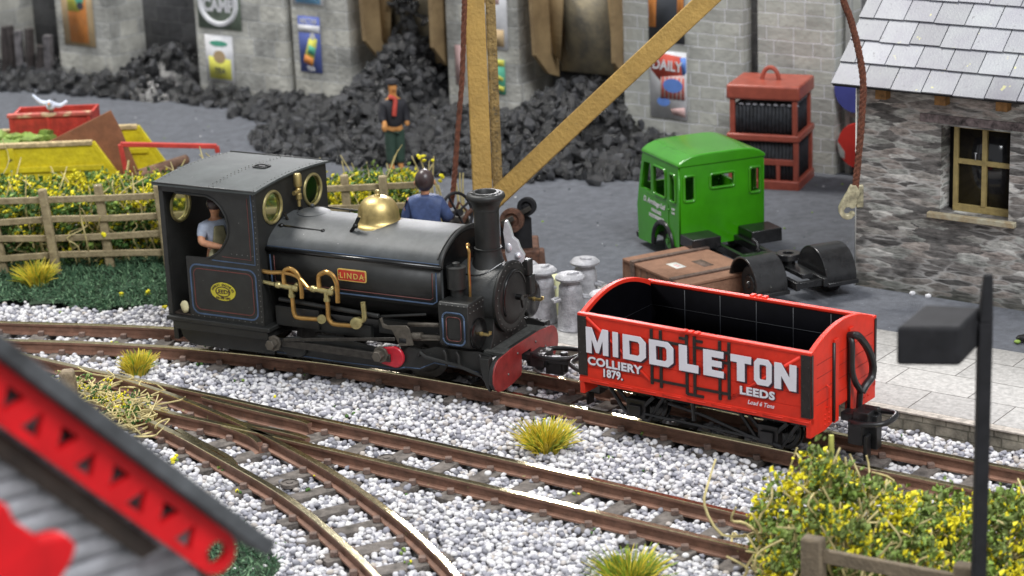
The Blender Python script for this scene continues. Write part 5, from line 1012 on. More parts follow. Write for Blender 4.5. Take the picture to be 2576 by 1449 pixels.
q1 = L_(aty(1262, 562, 36.3)); q2 = L_(aty(1292, 548, 36.3)); mb = MB(); mb.beam(q1, q2, .06, .09); q1 = L_(aty(1302, 540, 36.45)); q2 = L_(aty(1335, 522, 36.45)); mb.beam(q1, q2, .06, .08); mb.obj('crank_link', 'oldsteel', cr, bev=.01)
q = L_(aty(1310, 580, 36.6)); mb = MB(); mb.prism([(-.35, -1.0), (.2, -1.0), (.19, .2), (.02, .33), (-.2, .33), (-.35, .1)], lambda a_, b_: (q.x + a_, q.y, q.z + b_), lambda a_, b_: (q.x + a_, q.y + .08, q.z + b_)); mb.obj('side_frame', 'lampblack', cr, bev=.01)
q = L_(aty(1150, 535, 36.5)); ax = Vector((.62, -.75, .22)).normalized(); u1 = ax.cross(Vector((0, 0, 1))).normalized(); u2 = ax.cross(u1)
mb = MB(); mb.tube([q + u1 * .32 * cos(k * pi / 18) + u2 * .34 * sin(k * pi / 18) for k in range(36)], .028, 8, True)
for k in range(4): mb.tube([q, q + u1 * .31 * cos(k * pi / 2 + .4) + u2 * .33 * sin(k * pi / 2 + .4)], .022, 6)
mb.lathe([(0, 0), (.06, 0), (.06, .1), (0, .1)], q, ax); mb.tube([q, q - ax * .4], .035); mb.obj('hand_wheel', 'lampblack', cr)
mb = MB(); mb.box(-1.0, -.28, -.35, .0, .62, .95); mb.tube([(-.6, -.3, .9), (-.35, -.32, 1.3), (-.28, -.3, 1.35)], .04); mb.box(-.62, -.2, -.45, -.40, 1.0, 1.12); mb.tube([(-.7, -.1, 1.0), (-.5, -.15, 1.45), (-.3, -.15, 1.2)], .03); mb.obj('gear_frame', 'rust', cr, bev=.01)
mb = MB(); mb.cyl((-.75, -.05, 1.0), (-.35, -.05, 1.12), .14, 16); mb.obj('winch_drum', 'oldsteel', cr)
# ropes: hoist rope to the hook and winch rope
def twisted(name, pts, r, par=None):
    P_ = smooth([Vector(p) for p in pts], 14); mb = MB(); 
    for ph in (0, 2.1, 4.2):
        q = []
        for i, p in enumerate(P_):
            d = (P_[min(i + 1, len(P_) - 1)] - P_[max(i - 1, 0)]).normalized(); a_ = d.cross(Vector((0, 1, 0))).normalized(); b_ = d.cross(a_); an = ph + i * .9; q.append(p + (a_ * cos(an) + b_ * sin(an)) * r * .45)
        mb.tube(q, r * .68, 6)
    return mb.obj(name, 'rope', par)
tipw = tip + Vector((-.35, 36.9, .08))
hr = [tipw + Vector((0, 0, -.1)), aty(2118, -60, 34.85)] + [aty(u, v, 34.8) for u, v in ((2122, 0), (2140, 50), (2158, 120), (2171, 200), (2169, 280), (2161, 380), (2153, 460), (2151, 478))]
hk = thing('crane_hook', 'scuffed metal hook on a brown twisted rope before the cottage', 'hook', tuple(aty(2135, 500, 34.8)))
hk0 = aty(2135, 500, 34.8)
twisted('hoist_rope', [p - hk0 for p in hr], .055, hk)
def hp_(u, v, y=34.8): return aty(u, v, y) - hk0
o_ = [hp_(u, v) for u, v in ((2140, 466), (2132, 482), (2116, 508), (2110, 522), (2110, 534), (2117, 546), (2128, 551), (2140, 549), (2148, 541), (2150, 533), (2141, 532), (2136, 538), (2129, 539), (2123, 534), (2122, 527), (2127, 520), (2135, 519), (2141, 523), (2150, 521), (2156, 505), (2163, 480), (2152, 464))]
mb = MB(); mb.prism([(p.x, p.z) for p in o_], lambda a_, b_: (a_, -.06, b_), lambda a_, b_: (a_, .06, b_)); mb.obj('hook_block', 'hook', hk, bev=.008)
mb = MB(); o2 = hp_(2160, 492); mb.box(o2.x - .03, o2.x + .09, .04, .12, o2.z - .22, o2.z + .16); mb.obj('hook_cheek', 'hook', hk, bev=.02)
twisted('winch_rope', [aty(1169, -220, 36.75) - cr.location, aty(1169, -40, 36.7) - cr.location] + [aty(u, v, 36.7) - cr.location for u, v in ((1167, 60), (1162, 200), (1150, 350), (1141, 470), (1132, 520))], .045, cr)
# ================================================================== GREEN LORRY CAB
TR = Vector((4.68, 35.22, .08)); THD = R(112)
lr = thing('lorry', 'bright green tractor lorry with black mudguards and no trailer', 'lorry', TR, THD)   # X forward, Y to the left of the lorry
CB = 2.5; CL = 1.62; HWD = .82
def yz_plate(nm, outer, holes, x, m_, par): return plate(nm, outer, holes, .05, m_, par, YZ(x))
bk = yz_plate('cab_back', [(-HWD, .33), (HWD, .33), (HWD, 1.84), (-HWD, 1.84)], [rrect(.55, .74, 1.18, 1.60, .04), rrect(-.22, .22, 1.36, 1.58, .05), rrect(-.74, -.55, 1.18, 1.60, .04)], CB, 'green', lr)
for a, b, c_, d in ((.54, .75, 1.16, 1.62), (-.24, .24, 1.34, 1.60), (-.75, -.54, 1.16, 1.62)):
    q = rrect(a, b, c_, d, .045); mb = MB(); mb.tube([(CB - .026, y_, z_) for y_, z_ in q], .028, 6, True); mb.obj('window_surround', 'green', bk)
# sides with door and quarter windows and wheel arch; front raked
for s in (-1, 1):
    so = [(CB - .0, .33), (CB + .30, .33)] + [(CB + .62 + .36 * cos(a), .22 + .40 * sin(a)) for a in [R(x) for x in range(165, 14, -15)]] + [(CB + 1.05, .15), (CB + CL + .02, .12), (CB + CL + .06, .75), (CB + CL - .02, 1.1), (CB + CL - .22, 1.84), (CB, 1.84)]
    hl = [rrect(CB + .12, CB + .33, 1.12, 1.62, .04), rrect(CB + .50, CB + .98, 1.12, 1.64, .05), [(CB + 1.1, 1.12), (CB + CL - .1, 1.12), (CB + CL - .26, 1.62), (CB + 1.1, 1.64)]]
    sd = plate('cab_side', so, hl, .05, 'green', lr, XZ(s * (HWD - .0)))
    yy = s * (HWD + .028)
    for q in hl[:2]:
        mb = MB(); mb.tube([(a_, yy, b_) for a_, b_ in q], .022, 6, True); mb.obj('window_surround', 'green', sd)
    mb = MB(); mb.box(CB + .42, CB + 1.3, min(yy, yy - s * .02), max(yy, yy - s * .02), 1.04, 1.09); mb.obj('door_waist_rail', 'green', sd, bev=.01)
    mb = MB(); mb.tube([(CB + .62 + .4 * cos(R(a)), s * (HWD + .03), .24 + .42 * sin(R(a))) for a in range(190, -11, -10)], .045, 8); mb.obj('front_mudguard', 'guard', sd)
    mb = MB(); mb.ball((CB + .38, s * (HWD + .04), .95), .02); mb.tube([(CB + .40, s * (HWD + .03), .5), (CB + .40, s * (HWD + .028), 1.05)], .008, 4); mb.obj('door_handle', 'green', sd)
    if s > 0:
        Mt = Matrix.Translation((CB + 1.40, HWD + .03, .90)) @ Matrix.Rotation(pi, 4, 'Z') @ Matrix.Rotation(pi / 2, 4, 'X')
        text('lettering', 'D. Armitage Ltd', .13, 'p_white', sd, Mt, .004, .003, 'LEFT', 1.0, 1, .25)
        text('lettering', 'HAULAGE', .085, 'p_white', sd, Matrix.Translation((-.32, 0, -.13)) @ Mt, .004, .003, 'LEFT'); text('lettering', 'HUDDERSFIELD', .085, 'p_white', sd, Matrix.Translation((-.22, 0, -.24)) @ Mt, .004, .003, 'LEFT')
        text('small_lettering', 'U.W', .06, 'p_white', sd, Matrix.Translation((-1.13, 0, .07)) @ Mt, .004, .002); text('small_lettering', '3-10', .06, 'p_white', sd, Matrix.Translation((-1.13, 0, -.0)) @ Mt, .004, .002)
fr = plate('cab_front', [(-HWD, 1.05), (HWD, 1.05), (HWD, 1.84), (-HWD, 1.84)], [rrect(.06, .70, 1.18, 1.66, .05), rrect(-.70, -.06, 1.18, 1.66, .05)], .05, 'green', lr, Matrix.Translation((CB + CL - .02 + .33, 0, 0)) @ Matrix(((1, 0, -.31, 0), (0, 1, 0, 0), (0, 0, 1, 0), (0, 0, 0, 1))) @ YZ(0))
mb = MB(); mb.prism([(-HWD, .12), (HWD, .12), (HWD, 1.06), (-HWD, 1.06)], lambda a, b: (CB + CL + .0, a, b), lambda a, b: (CB + CL + .07, a, b)); mb.obj('cab_nose', 'green', lr, bev=.04)
mb = MB(); mb.box(CB + CL + .07, CB + CL + .1, -.36, .36, .3, .95); mb.obj('radiator_grille', 'guard', lr, bev=.03)
for s in (-1, 1):
    mb = MB(); mb.lathe([(0, 0), (.05, .01), (.085, .06), (.095, .12), (.08, .14), (0, .15)], (CB + CL + .05, s * .66, .86), (1, 0, 0), 20); mb.obj('headlight', 'silver', lr)
mb = MB(); mb.box(CB + CL + .06, CB + CL + .16, -HWD - .02, HWD + .02, .12, .24); mb.obj('bumper', 'guard', lr, bev=.03)
n_ = 14; rp = [(-HWD - .04 + (2 * HWD + .08) * k / n_, 1.84 + .15 * (1 - abs(2 * k / n_ - 1) ** 5)) for k in range(n_ + 1)]
mb = MB(); mb.yz([(HWD + .04, 1.78), (-HWD - .04, 1.78)] + rp, CB - .045, CB + CL - .18); mb.obj('cab_roof', 'green', lr, ang=50, bev=.06, bseg=4)
mb = MB(); mb.box(CB + .03, CB + 1.0, -.75, .75, .33, .38); mb.box(CB + .35, CB + .6, -.6, .6, .38, .95); mb.obj('seat_bench', 'tyre', lr)
mb = MB(); mb.box(CB - .5, CB - .02, .28, .84, .40, .60); mb.obj('battery_box', 'guard', lr, bev=.015)
mb = MB(); mb.box(CB - .55, CB - .04, -.90, -.30, .36, .60); mb.obj('fuel_tank', 'guard', lr, bev=.015)
mb = MB()
for s in (-1, 1): mb.box(-.65, CB, s * .26 - .04, s * .26 + .04, .30, .44)
for x in (-.6, .5, 1.3): mb.box(x, x + .08, -.22, .22, .31, .42)
mb.obj('chassis', 'guard', lr, bev=.01)
mb = MB(); mb.cyl((.85, 0, .44), (.85, 0, .52), .2, 20); mb.box(-.5, .3, -.1, .1, .44, .52); mb.tube([(1.25, -.05, .45), (1.32, -.05, .6), (1.4, .0, .66)], .035); mb.obj('coupling_gear', 'guard', lr, bev=.01)
mb = MB(); mb.lathe([(.2, 0), (.2, .1), (.09, .1), (.09, .0)], (.15, 0, .62), n=26); mb.cyl((.15, 0, .44), (.15, 0, .62), .12, 16); mb.obj('fifth_wheel', 'guard', lr, bev=.006)
for s in (-1, 1):
    for x, r_ in ((0, .33), (CB + .62, .30)):
        if True:
            w = MB(); w.lathe([(0, 0), (r_ * .62, 0), (r_ * .66, .02), (r_ * .9, .01), (r_, .05), (r_, .19), (r_ * .9, .23), (0, .23)], (x, s * (.72 if x > 1 else .80) - s * .23, r_), (0, s, 0), 32); wo = w.obj('wheel', 'tyre', lr)
            mb = MB(); yh = s * (.725 if x > 1 else .805); mb.lathe([(0, 0), (r_ * .5, 0), (r_ * .45, .02), (r_ * .2, .03), (r_ * .15, .06), (0, .06)], (x, yh, r_), (0, s, 0), 24); mb.obj('hub', 'green' if x > 1 else 'guard', wo)
    g = MB(); a0 = [R(x) for x in range(188, -21, -8)]; inn = [(.45 * cos(a), .32 + .46 * sin(a)) for a in a0]; out = [(.49 * cos(a), .32 + .50 * sin(a)) for a in a0]
    y0, y1 = s * .36, s * .94; g.prism(inn + out[::-1], lambda a, b: (a, y0, b), lambda a, b: (a, y1, b)); g.prism([(.488 * cos(a), .32 + .498 * sin(a)) for a in a0[1:-1]] + [(.25, .3), (-.25, .3)], lambda a, b: (a, y0, b), lambda a, b: (a, y0 + s * .025, b)); g.box(-.56, -.44, min(y0, y1), max(y0, y1), .24, .31); g.obj('rear_mudguard', 'guard', lr, bev=.012, ang=50)
# ================================================================== CRATE
c4 = [at(1563, 651, .50), at(1759, 615, .50), at(1911, 677, .50)]
cx_ = (c4[0] + c4[2]) / 2; ev = (c4[2] - c4[1]); ang_ = math.atan2(ev.y, ev.x); Lx = ev.length; Wy = (c4[1] - c4[0]).length
ctr = cx_.copy(); ctr.z = .08
cb = thing('packing_crate', 'brown banded wooden packing crate behind the red wagon', 'crate', ctr, ang_)
Lx, Wy = 1.95, 1.5
mb = MB(); mb.box(-Lx / 2 + .02, Lx / 2 - .02, -Wy / 2 + .02, Wy / 2 - .02, 0, .36); mb.obj('box', 'crate', cb, bev=.01)
mb = MB(); mb.box(-Lx / 2, Lx / 2, -Wy / 2, Wy / 2, .365, .42); ld = mb.obj('lid', 'crate', cb, bev=.012)
for x in (-Lx / 2 + .35, Lx / 2 - .35):
    mb = MB(); mb.box(x - .05, x + .05, -Wy / 2 - .03, Wy / 2 + .03, .421, .455); mb.box(x - .05, x + .05, -Wy / 2 - .03, -Wy / 2 + .015, .02, .42); mb.box(x - .05, x + .05, Wy / 2 - .015, Wy / 2 + .03, .02, .42); mb.obj('batten', 'crateedge', cb, bev=.008)
for sx_ in (-1, 1):
    for y_ in (-Wy / 2 + .06, Wy / 2 - .06):
        mb = MB(); mb.box(min(sx_ * (Lx / 2 + .012), sx_ * (Lx / 2 - .02)), max(sx_ * (Lx / 2 + .012), sx_ * (Lx / 2 - .02)), y_ - .05, y_ + .05, 0, .36); mb.obj('corner_board', 'crate', cb, bev=.006)
mb = MB(); [mb.box(x_, x_ + .008, -Wy / 2 + .012, -Wy / 2 + .02, .02, .35) for x_ in (-.4, -.2, .1, .3)]; mb.obj('board_gaps', 'crateedge', cb)
pl = MB(); pl.box(-.22, .12, -.34, -.14, .421, .424); pl = pl.obj('paper_label', 'paper', ld); mb = MB(); mb.box(-.1, .05, -.28, -.2, .4245, .426); mb.obj('printed_patch', 'p_pink', pl)
mb = MB(); mb.box(-.1, .3, .1, .3, .421, .424); mb.obj('stencilled_patch', 'crateedge', ld)
# ================================================================== RED RACK OF DARK SACKS
rk0 = at(1945, 480, .08); rk1 = at(2055, 455, .08); hd = math.atan2(rk1.y - rk0.y, rk1.x - rk0.x)
rk = thing('lifting_cage', 'tall brick red cage of dark ribbed panels with lifting ring', 'cage', (5.28, 43.0, .08), R(-22))
w, d_ = .66, .56
mb = MB(); mb.box(-w - .08, w + .08, -d_ - .06, d_ + .06, 1.78, 2.08); mb.obj('lid', 'brickred', rk, bev=.05, bseg=3)
mb = MB(); mb.tube([(.17 * cos(R(a)), 0, 2.06 + .26 * sin(R(a))) for a in range(0, 181, 15)], .045, 8); mb.obj('lifting_ring', 'brickred', rk)
for sx in (-1, 1):
    for sy in (-1, 1):
        mb = MB(); mb.box(sx * w - .05, sx * w + .05, sy * d_ - .05, sy * d_ + .05, .0, 1.0); mb.box(sx * (w - .03) - .05, sx * (w - .03) + .05, sy * (d_ - .03) - .05, sy * (d_ - .03) + .05, 1.06, 1.78); mb.obj('corner_post', 'brickred', rk, bev=.015)
for z, hh in ((.06, .12), (1.03, .07)):
    mb = MB()
    for s in (-1, 1): mb.box(-w - .07, w + .07, s * (d_ + .02) - .06, s * (d_ + .02) + .06, z - hh, z + hh); mb.box(s * (w + .02) - .06, s * (w + .02) + .06, -d_ - .07, d_ + .07, z - hh, z + hh)
    mb.obj('frame_rail', 'brickred', rk, bev=.03)
mb = MB(); [mb.box(-w, w, s * d_ - .04, s * d_ + .04, .48, .60) for s in (-1, 1)]; [mb.box(x - .04, x + .04, s * d_ - .035, s * d_ + .035, .1, .5) for s in (-1, 1) for x in (-.15, .3)]; mb.obj('middle_rail', 'brickred', rk, bev=.015)
for z0, z1, k_ in ((.14, .96, 0), (1.08, 1.66, .03)):
    mb = MB()
    n_ = 16
    for k in range(n_):
        x = -w + .1 + (2 * w - .2) * k / (n_ - 1); [mb.cyl((x, s * (d_ - .05 - k_), z0), (x, s * (d_ - .05 - k_), z1), .045, 6) for s in (-1, 1)]
    for k in range(13):
        y = -d_ + .1 + (2 * d_ - .2) * k / 12; [mb.cyl((s * (w - .05 - k_), y, z0), (s * (w - .05 - k_), y, z1), .045, 6) for s in (-1, 1)]
    mb.box(-w + .08, w - .08, -d_ + .08, d_ - .08, z0, z1 - .02); pn = mb.obj('ribbed_panels', 'sack', rk)
mb = MB(); [mb.ball((-w + .2 + .14 * k, -d_ + .05, 1.68), .06, (1, .7, .5), 1, .1) for k in range(9)]; [mb.ball((w - .06, -d_ + .2 + .14 * k, 1.68), .06, (.7, 1, .5), 1, .1) for k in range(7)]; mb.obj('sack_tops', mat('grey_sacking', (.3, .3, .33), .8), rk)
# ================================================================== MILK CHURNS
def churn():
    t = thing('milk_churn', '', 'milk churn', (0, 0, 0), 0, 'pewter milk churns between engine and wagon')
    mb = MB(); mb.lathe([(0, 0), (.235, 0), (.24, .02), (.225, .04), (.205, .35), (.19, .62), (.185, .72), (.15, .78), (0, .78)], n=32); mb.obj('body', 'pewter', t, ang=50)
    mb = MB(); mb.lathe([(.155, .76), (.165, .80), (.18, .82), (.24, .84), (.245, .87), (.2, .915), (.1, .935), (0, .94)], n=32); mb.ball((.03, -.05, .935), .09, (1.2, .6, .35)); mb.obj('lid', 'pewter', t, ang=50)
    for s in (-1, 1):
        mb = MB(); mb.tube([(s * .19, -.05, .52), (s * .29, -.06, .50), (s * .29, .06, .5), (s * .19, .05, .52)], .03, 8); mb.obj('handle', 'pewter', t)
    return t
c0 = churn()
ch_ = [(1438, 826, 'full size churn nearest the wagon end, front of the group', .3), (1368, 808, 'churn just right of the smokebox door, left of the group', 1.0), (1475, 785, 'churn standing directly behind the front churn', -.4), (1322, 795, 'churn half hidden behind the smokebox door', 2), (1520, 845, 'low placed churn with only its lid above the wagon end', .8)]
for i, (u, v, lb, rz) in enumerate(ch_):
    c = c0 if i == 0 else copy_tree(c0); p = at(u, v, .104); c.location = (p.x, p.y, .104); c.rotation_euler = (0, 0, rz); c['label'] = 'grey milk ' + lb; c.scale = (1, 1, 1) if i != 4 else (.92, .92, .8)
p = at(1405, 785, .104); mb = MB(); mb.box(-.12, .12, -.15, .15, 0, .62); o = mb.obj('paper_bundle', mat('pale_yellow_card', (.62, .62, .36), .7, 0, .1, 4), bev=.02); o.location = p; o.rotation_euler = (0, 0, .5); tag(o, 'pale yellow upright block standing between two milk churns', 'block')
# ================================================================== FENCE, HEDGE
fp0 = at(150, 692, -.02)
def fence(name, label, x0, x1, y0, slope_, posts, rails, zt, z0, ph=.1):
    t = thing(name, label, 'fence', (x0, y0, z0)); L = x1 - x0
    for z in rails:
        nseg = max(2, int(L)); mb = MB(); pts = [Vector((L * k / nseg, slope_ * L * k / nseg + random.uniform(-.02, .02) - .02, z + random.uniform(-.02, .02))) for k in range(nseg + 1)]
        for a, b in zip(pts, pts[1:]): mb.beam(a, b + (b - a).normalized() * .01, .06, .12)
        mb.obj('rail', 'wood', t, bev=.015)
    for x, tl, s_ in posts:
        mb = MB(); mb.beam((x - x0, slope_ * (x - x0) + s_, -.1), (x - x0 - tl, slope_ * (x - x0) + s_ - .02, zt), .17, .15, (0, 1, 0), .15, .13); mb.obj('post', 'wood', t, bev=.03)
    return t
fence('wooden_fence', 'weathered four rail wooden fence left of the engine cab', -11.5, -1.6, 38.72, 0, [(-11.2, .1, .07), (-10.2, .1, -.11), (-9.25, .12, .07), (-8.25, .12, -.11), (-7.3, .1, .07), (-6.2, .1, -.11), (-5.0, .05, .07), (-3.9, .05, -.11), (-2.9, .05, .07), (-2.2, .05, -.11)], (.33, .68, 1.02, 1.40), 1.62, -.02)
def hedge(name, label, region, ztop, n, stems, cat='hedge', zb=.0, dens=(.4, .25, .38), sz=(.03, .075), clump=.16, fl=.06, lm_='leaf', wx=1.):
    """region: f()->(x,y); ztop(x,y)"""
    t = thing(name, label, cat, (0, 0, 0))
    mbs = {'leaf': MB(), 'leaf2': MB(), 'yellow': MB()}; c0_ = []
    for k in range(n):
        x, y = region(); zt = ztop(x, y); z = zb + (zt - zb) * (rnd.random() ** .6)
        r_ = rnd.random(); q_ = noise.noise((x * 2.6, y * 2.6, z * 2.6 + 9)) ; yp = min(.85, max(.04, dens[2] * (1 + 4.5 * q_))); key = 'yellow' if r_ < yp else 'leaf2' if r_ < yp + (1 - yp) * dens[1] / (dens[0] + dens[1]) else 'leaf'
        if key == 'yellow' and z < zt * .6 and rnd.random() < .5: key = 'leaf'
        if k < 3: c0_.append((x, y))
        m_ = mbs[key]
        for j in range(rnd.randrange(4, 9)):
            cx, cy, cz = x + rnd.gauss(0, clump * .45), y + rnd.gauss(0, clump * .45), max(.0, z + rnd.gauss(0, clump * .4)); s = rnd.uniform(*sz) * (.8 if key == 'yellow' else 1)
            d = Vector((rnd.gauss(0, 1), rnd.gauss(0, 1), rnd.gauss(0, 1))).normalized(); e = d.orthogonal().normalized(); f = d.cross(e)
            q = [m_.v(Vector((cx, cy, cz)) + v) for v in (e * s, f * s * .7 + d * s * .3, -e * s, -f * s * .7 + d * s * .35)]; q2 = m_.v(Vector((cx, cy, cz)) - d * s * .5)
            m_.f([q[0], q[1], q[2], q[3]]); m_.f([q[0], q[1], q2]); m_.f([q[2], q[3], q2])
    fo = mbs['leaf'].obj('foliage', lm_, t, ang=10); mbs['leaf2'].obj('light_foliage', 'leaf2', t, ang=10); mbs['yellow'].obj('flowers', 'yellow', t, ang=10)
    mb = MB()
    for k in range(stems):
        x, y = region(); zt = ztop(x, y); p = Vector((x, y, zb)); q = [p]
        for j in range(5): p = p + Vector((rnd.gauss(0, .16), rnd.gauss(0, .16), zt * rnd.uniform(.02, .34))); q.append(p.copy())
        mb.tube(q, lambda a: .02 * wx * (1 - .5 * a), 4, sm=3)
    mb.obj('stems', 'straw', t); return t
hedge('flowering_hedge', 'yellow flowered hedge behind the wooden fence', lambda: (rnd.uniform(-11.6, -1.7), rnd.uniform(38.95, 40.9)), lambda x, y: (1.36 if x < -5.6 else 1.22) + .16 * noise.noise((x * .9, y, 0)) - .3 * max(0, abs(y - 39.9) - .5), 4300, 420)
# tall straw stalks with flowers behind the blue driver
for k, (u, v, h_, lb) in enumerate(((1066, 470, .62, 'tall bare stalk with a yellow flower above the crane man'), (1170, 560, 1.1, 'dry pale weed stalks right of the hoist rope foot'), (1105, 560, .9, 'dry pale weed stalks between crane man and rope'))):
    p = aty(u, v, 39.4); t = thing('weed_stalk', lb, 'weed', (p.x, p.y, .08)); mb = MB(); 
    H_ = p.z - .08 + h_
    for j in range(4): mb.tube([(rnd.gauss(0, .1), rnd.gauss(0, .1), 0), (rnd.gauss(0, .1), 0, H_ * .6), (rnd.gauss(0, .16), 0, H_ * rnd.uniform(.85, 1))], lambda a: .022 * (1 - .4 * a), 5, sm=3)
    mb.obj('stem', 'straw', t)
    if k != 1:
        mb = MB(); [mb.ball((rnd.gauss(0, .12), rnd.gauss(0, .05), H_ - rnd.random() * .12), .045, (1, 1, .7), 1, .2) for j in range(6)]; mb.obj('flower', 'yellow', t)
# grass tufts
def tuft(label, p, r_, h_, n, mats=('tuft', 'tuft', 'tuft', 'tuftg'), grp='static grass tufts'):
    t = thing('grass_tuft', label, 'grass tuft', p, 0, grp)
    for mt in sorted(set(mats)):
        mb = MB(); c = int(n * mats.count(mt) / len(mats))
        for k in range(c):
            a = rnd.uniform(0, 6.28); rr = r_ * .45 * math.sqrt(rnd.random()); b = Vector((cos(a) * rr, sin(a) * rr, 0)); ln = rnd.uniform(.2, 1.15) * r_; d = Vector((cos(a + rnd.gauss(0, .3)), sin(a + rnd.gauss(0, .3)), 0)) * ln * (.3 + rr / r_); hh = h_ * rnd.uniform(.55, 1.1) * (1 - .35 * rr / r_)
            mb.tube([b, b + d * .35 + Vector((0, 0, hh * .6)), b + d + Vector((0, 0, hh))], lambda q: .014 * (1 - .75 * q), 3, sm=2)
        mb.obj('blades', mt, t)
    return t
p = at(1375, 1135, -.2); tuft('round mustard coloured grass tuft on ballast before the wagon', (p.x, p.y, -.24), .46, .46, 620)
p = at(345, 940, -.2); tuft('mustard grass tuft beside the siding rails left of the engine', (p.x, p.y, -.22), .32, .38, 380)
p = at(95, 712, -.02); tuft('spread mustard grass tuft at the foot of the fence', (p.x, p.y, -.06), .45, .42, 330)
p = at(1585, 1480, -.2); tuft('green and yellow grass tuft at the bottom edge of photo', (p.x, p.y, -.22), .50, .46, 560, ('tuftg', 'tuftg', 'tuft'))
# small yellow blooms lying about
for k, (u, v, z, s, lb) in enumerate(((437, 1153, -.12, .06, 'on the ballast by the near curved rail'), (557, 1168, -.12, .05, 'beside the near curved rail, right of another bloom'), (372, 735, 0, .06, 'in the grass just left of the engine cab'), (306, 740, 0, .045, 'low in the grass among the leaves'), (415, 772, -.05, .045, 'at the ballast edge by the cab corner'), (262, 590, .75, .06, 'caught on the lower fence rail'))):
    p = at(u, v, z); t = thing('yellow_bloom', 'tiny yellow flower clump ' + lb, 'flower', (p.x, p.y, p.z), 0, 'loose yellow blooms'); mb = MB(); [mb.ball((rnd.gauss(0, s * .4), rnd.gauss(0, s * .4), rnd.gauss(0, s * .3)), s * .5, sub=1, jit=.3) for j in range(6)]; mb.obj('petals', 'yellow', t)
    mb = MB(); [mb.ball((rnd.gauss(0, s * .5), rnd.gauss(0, s * .5), -s * .5), s * .4, sub=1, jit=.3) for j in range(4)]; mb.obj('leaves', 'leaf2', t)
# ================================================================== SKIP AND ITS LOAD
ZS = 1.45
a_ = at(-90, 366, ZS); b_ = at(225, 372, ZS); sy = (a_.y + b_.y) / 2; sk0 = Vector((b_.x - 3.6, sy, .08))
sk = thing('rubbish_skip', 'battered yellow builders skip behind the hedge', 'skip', sk0)
q = lambda p: p - sk0
yb = at(345, 322, ZS).y - sk0.y; xl, xr = -1.2, 3.6; xf = at(345, 322, ZS).x - sk0.x
zt_ = ZS - .08
def side_panel(y, xr_, th):
    mb = MB(); mb.xz([(xl, 0), (xr_ - .2, 0), (xr_ + .55, zt_ * .35), (xr_, zt_), (xl, zt_)], y, y + th); o = mb.obj('side_panel', 'skipy', sk, bev=.01)
    mb = MB(); mb.box(xl, xr_, y - .04, y + th + .03, zt_ - .02, zt_ + .07); mb.obj('top_rim', 'scraped', o, bev=.015)
    mb = MB(); [mb.box(x, x + .14, y - .06, y - .001, .1, zt_ - .02) for x in (xr_ - 3.3, xr_ - 1.7)]; mb.box(xl, xr_ + .2, y - .05, y - .001, zt_ * .62, zt_ * .7); mb.obj('ribs', 'skipy', o, bev=.01)
    mb = MB(); mb.beam((xr_ + .0, y + th / 2, zt_ + .03), (xr_ + .57, y + th / 2, zt_ * .35), .09, .09, (0, 1, 0)); mb.obj('end_edge', 'skipy', o, bev=.01)
side_panel(0, xr, .08); side_panel(yb, xf, .08)
mb = MB(); mb.box(xl, xr, .08, yb, .02, .1); mb.obj('bottom', 'skipy', sk)
mb = MB(); mb.prism([(.08, xr + .45), (yb, xf + .45), (yb, xf + .1), (.08, xr + .1)], lambda a, b: (b, a, .1), lambda a, b: (b, a, .2)); mb.obj('end_floor', 'skipy', sk)
mb = MB(); [mb.ball((rnd.uniform(0, 2.6), rnd.uniform(.3, yb - .3), zt_ - .1 + rnd.uniform(-.1, .15)), rnd.uniform(.1, .22), (1, 1, .7), 1, .2) for k in range(70)]; o = mb.obj('garden_waste', 'leaf2'); o.location = sk0; tag(o, 'pale green garden waste filling the skip', 'garden waste', kind='stuff')
# red box with a gull on it
yr_ = sk0.y + 1.0
p0 = aty(22, 297, yr_); p1 = aty(228, 299, yr_); z0 = aty(40, 400, yr_).z
rb = thing('red_crate', 'faded red wooden box lying in the skip under the gull', 'box', (p0.x, yr_, z0)); wdt = p1.x - p0.x; hh = p0.z - z0
mb = MB(); mb.box(0, wdt, 0, .06, 0, hh); [mb.box(x, x + .07, -.03, .0, 0, hh) for x in (0, wdt * .45, wdt - .07)]; mb.obj('front_boards', 'scrapred', rb, bev=.01)
mb = MB(); mb.box(-.03, wdt + .03, -.05, .12, hh, hh + .07); mb.obj('top_edge', 'scraped' if False else mat('worn_red_edge', (.6, .12, .09), .6, 0, .3, 3, speck=(.6, .42, .25), speck_s=3, speck_t=.22), rb, bev=.01)
mb = MB(); mb.box(0, .06, .06, 1.0, 0, hh); mb.box(wdt - .06, wdt, .06, 1.0, 0, hh); mb.box(0, wdt, 1.0, 1.06, 0, hh); mb.obj('other_boards', 'scrapred', rb, bev=.01)
g0 = aty(130, 288, yr_ + .03); gl = thing('seagull', 'white gull with raised wings on the red box', 'bird', g0); gl.scale = (1.35, 1.35, 1.5)
sc_ = (yr_ / 5556)
mb = MB(); mb.ball((0, 0, .12), .07, (1, 1.6, .9)); mb.ball((.01, -.12, .18), .045); mb.tube([(0, .1, .12), (0, .24, .1)], .03); 
for s, tp_ in ((-1, Vector((-.27, .05, .27))), (1, Vector((.24, .05, .17)))):
    mb.tube([Vector((0, 0, .15)), tp_ * .55 + Vector((0, 0, .02)), tp_], lambda a: .045 * (1 - .6 * a), 6, sm=3)
bd = mb.obj('body', 'gull', gl); mb = MB(); mb.tube([(.02, 0, .08), (.02, 0, 0)], .012); mb.tube([(-.02, .02, .08), (-.02, .02, 0)], .012); mb.obj('legs', 'p_dark', gl); mb = MB(); mb.cyl((.01, -.16, .18), (.01, -.22, .17), .015, 8, .003); mb.obj('beak', 'p_orange', gl)
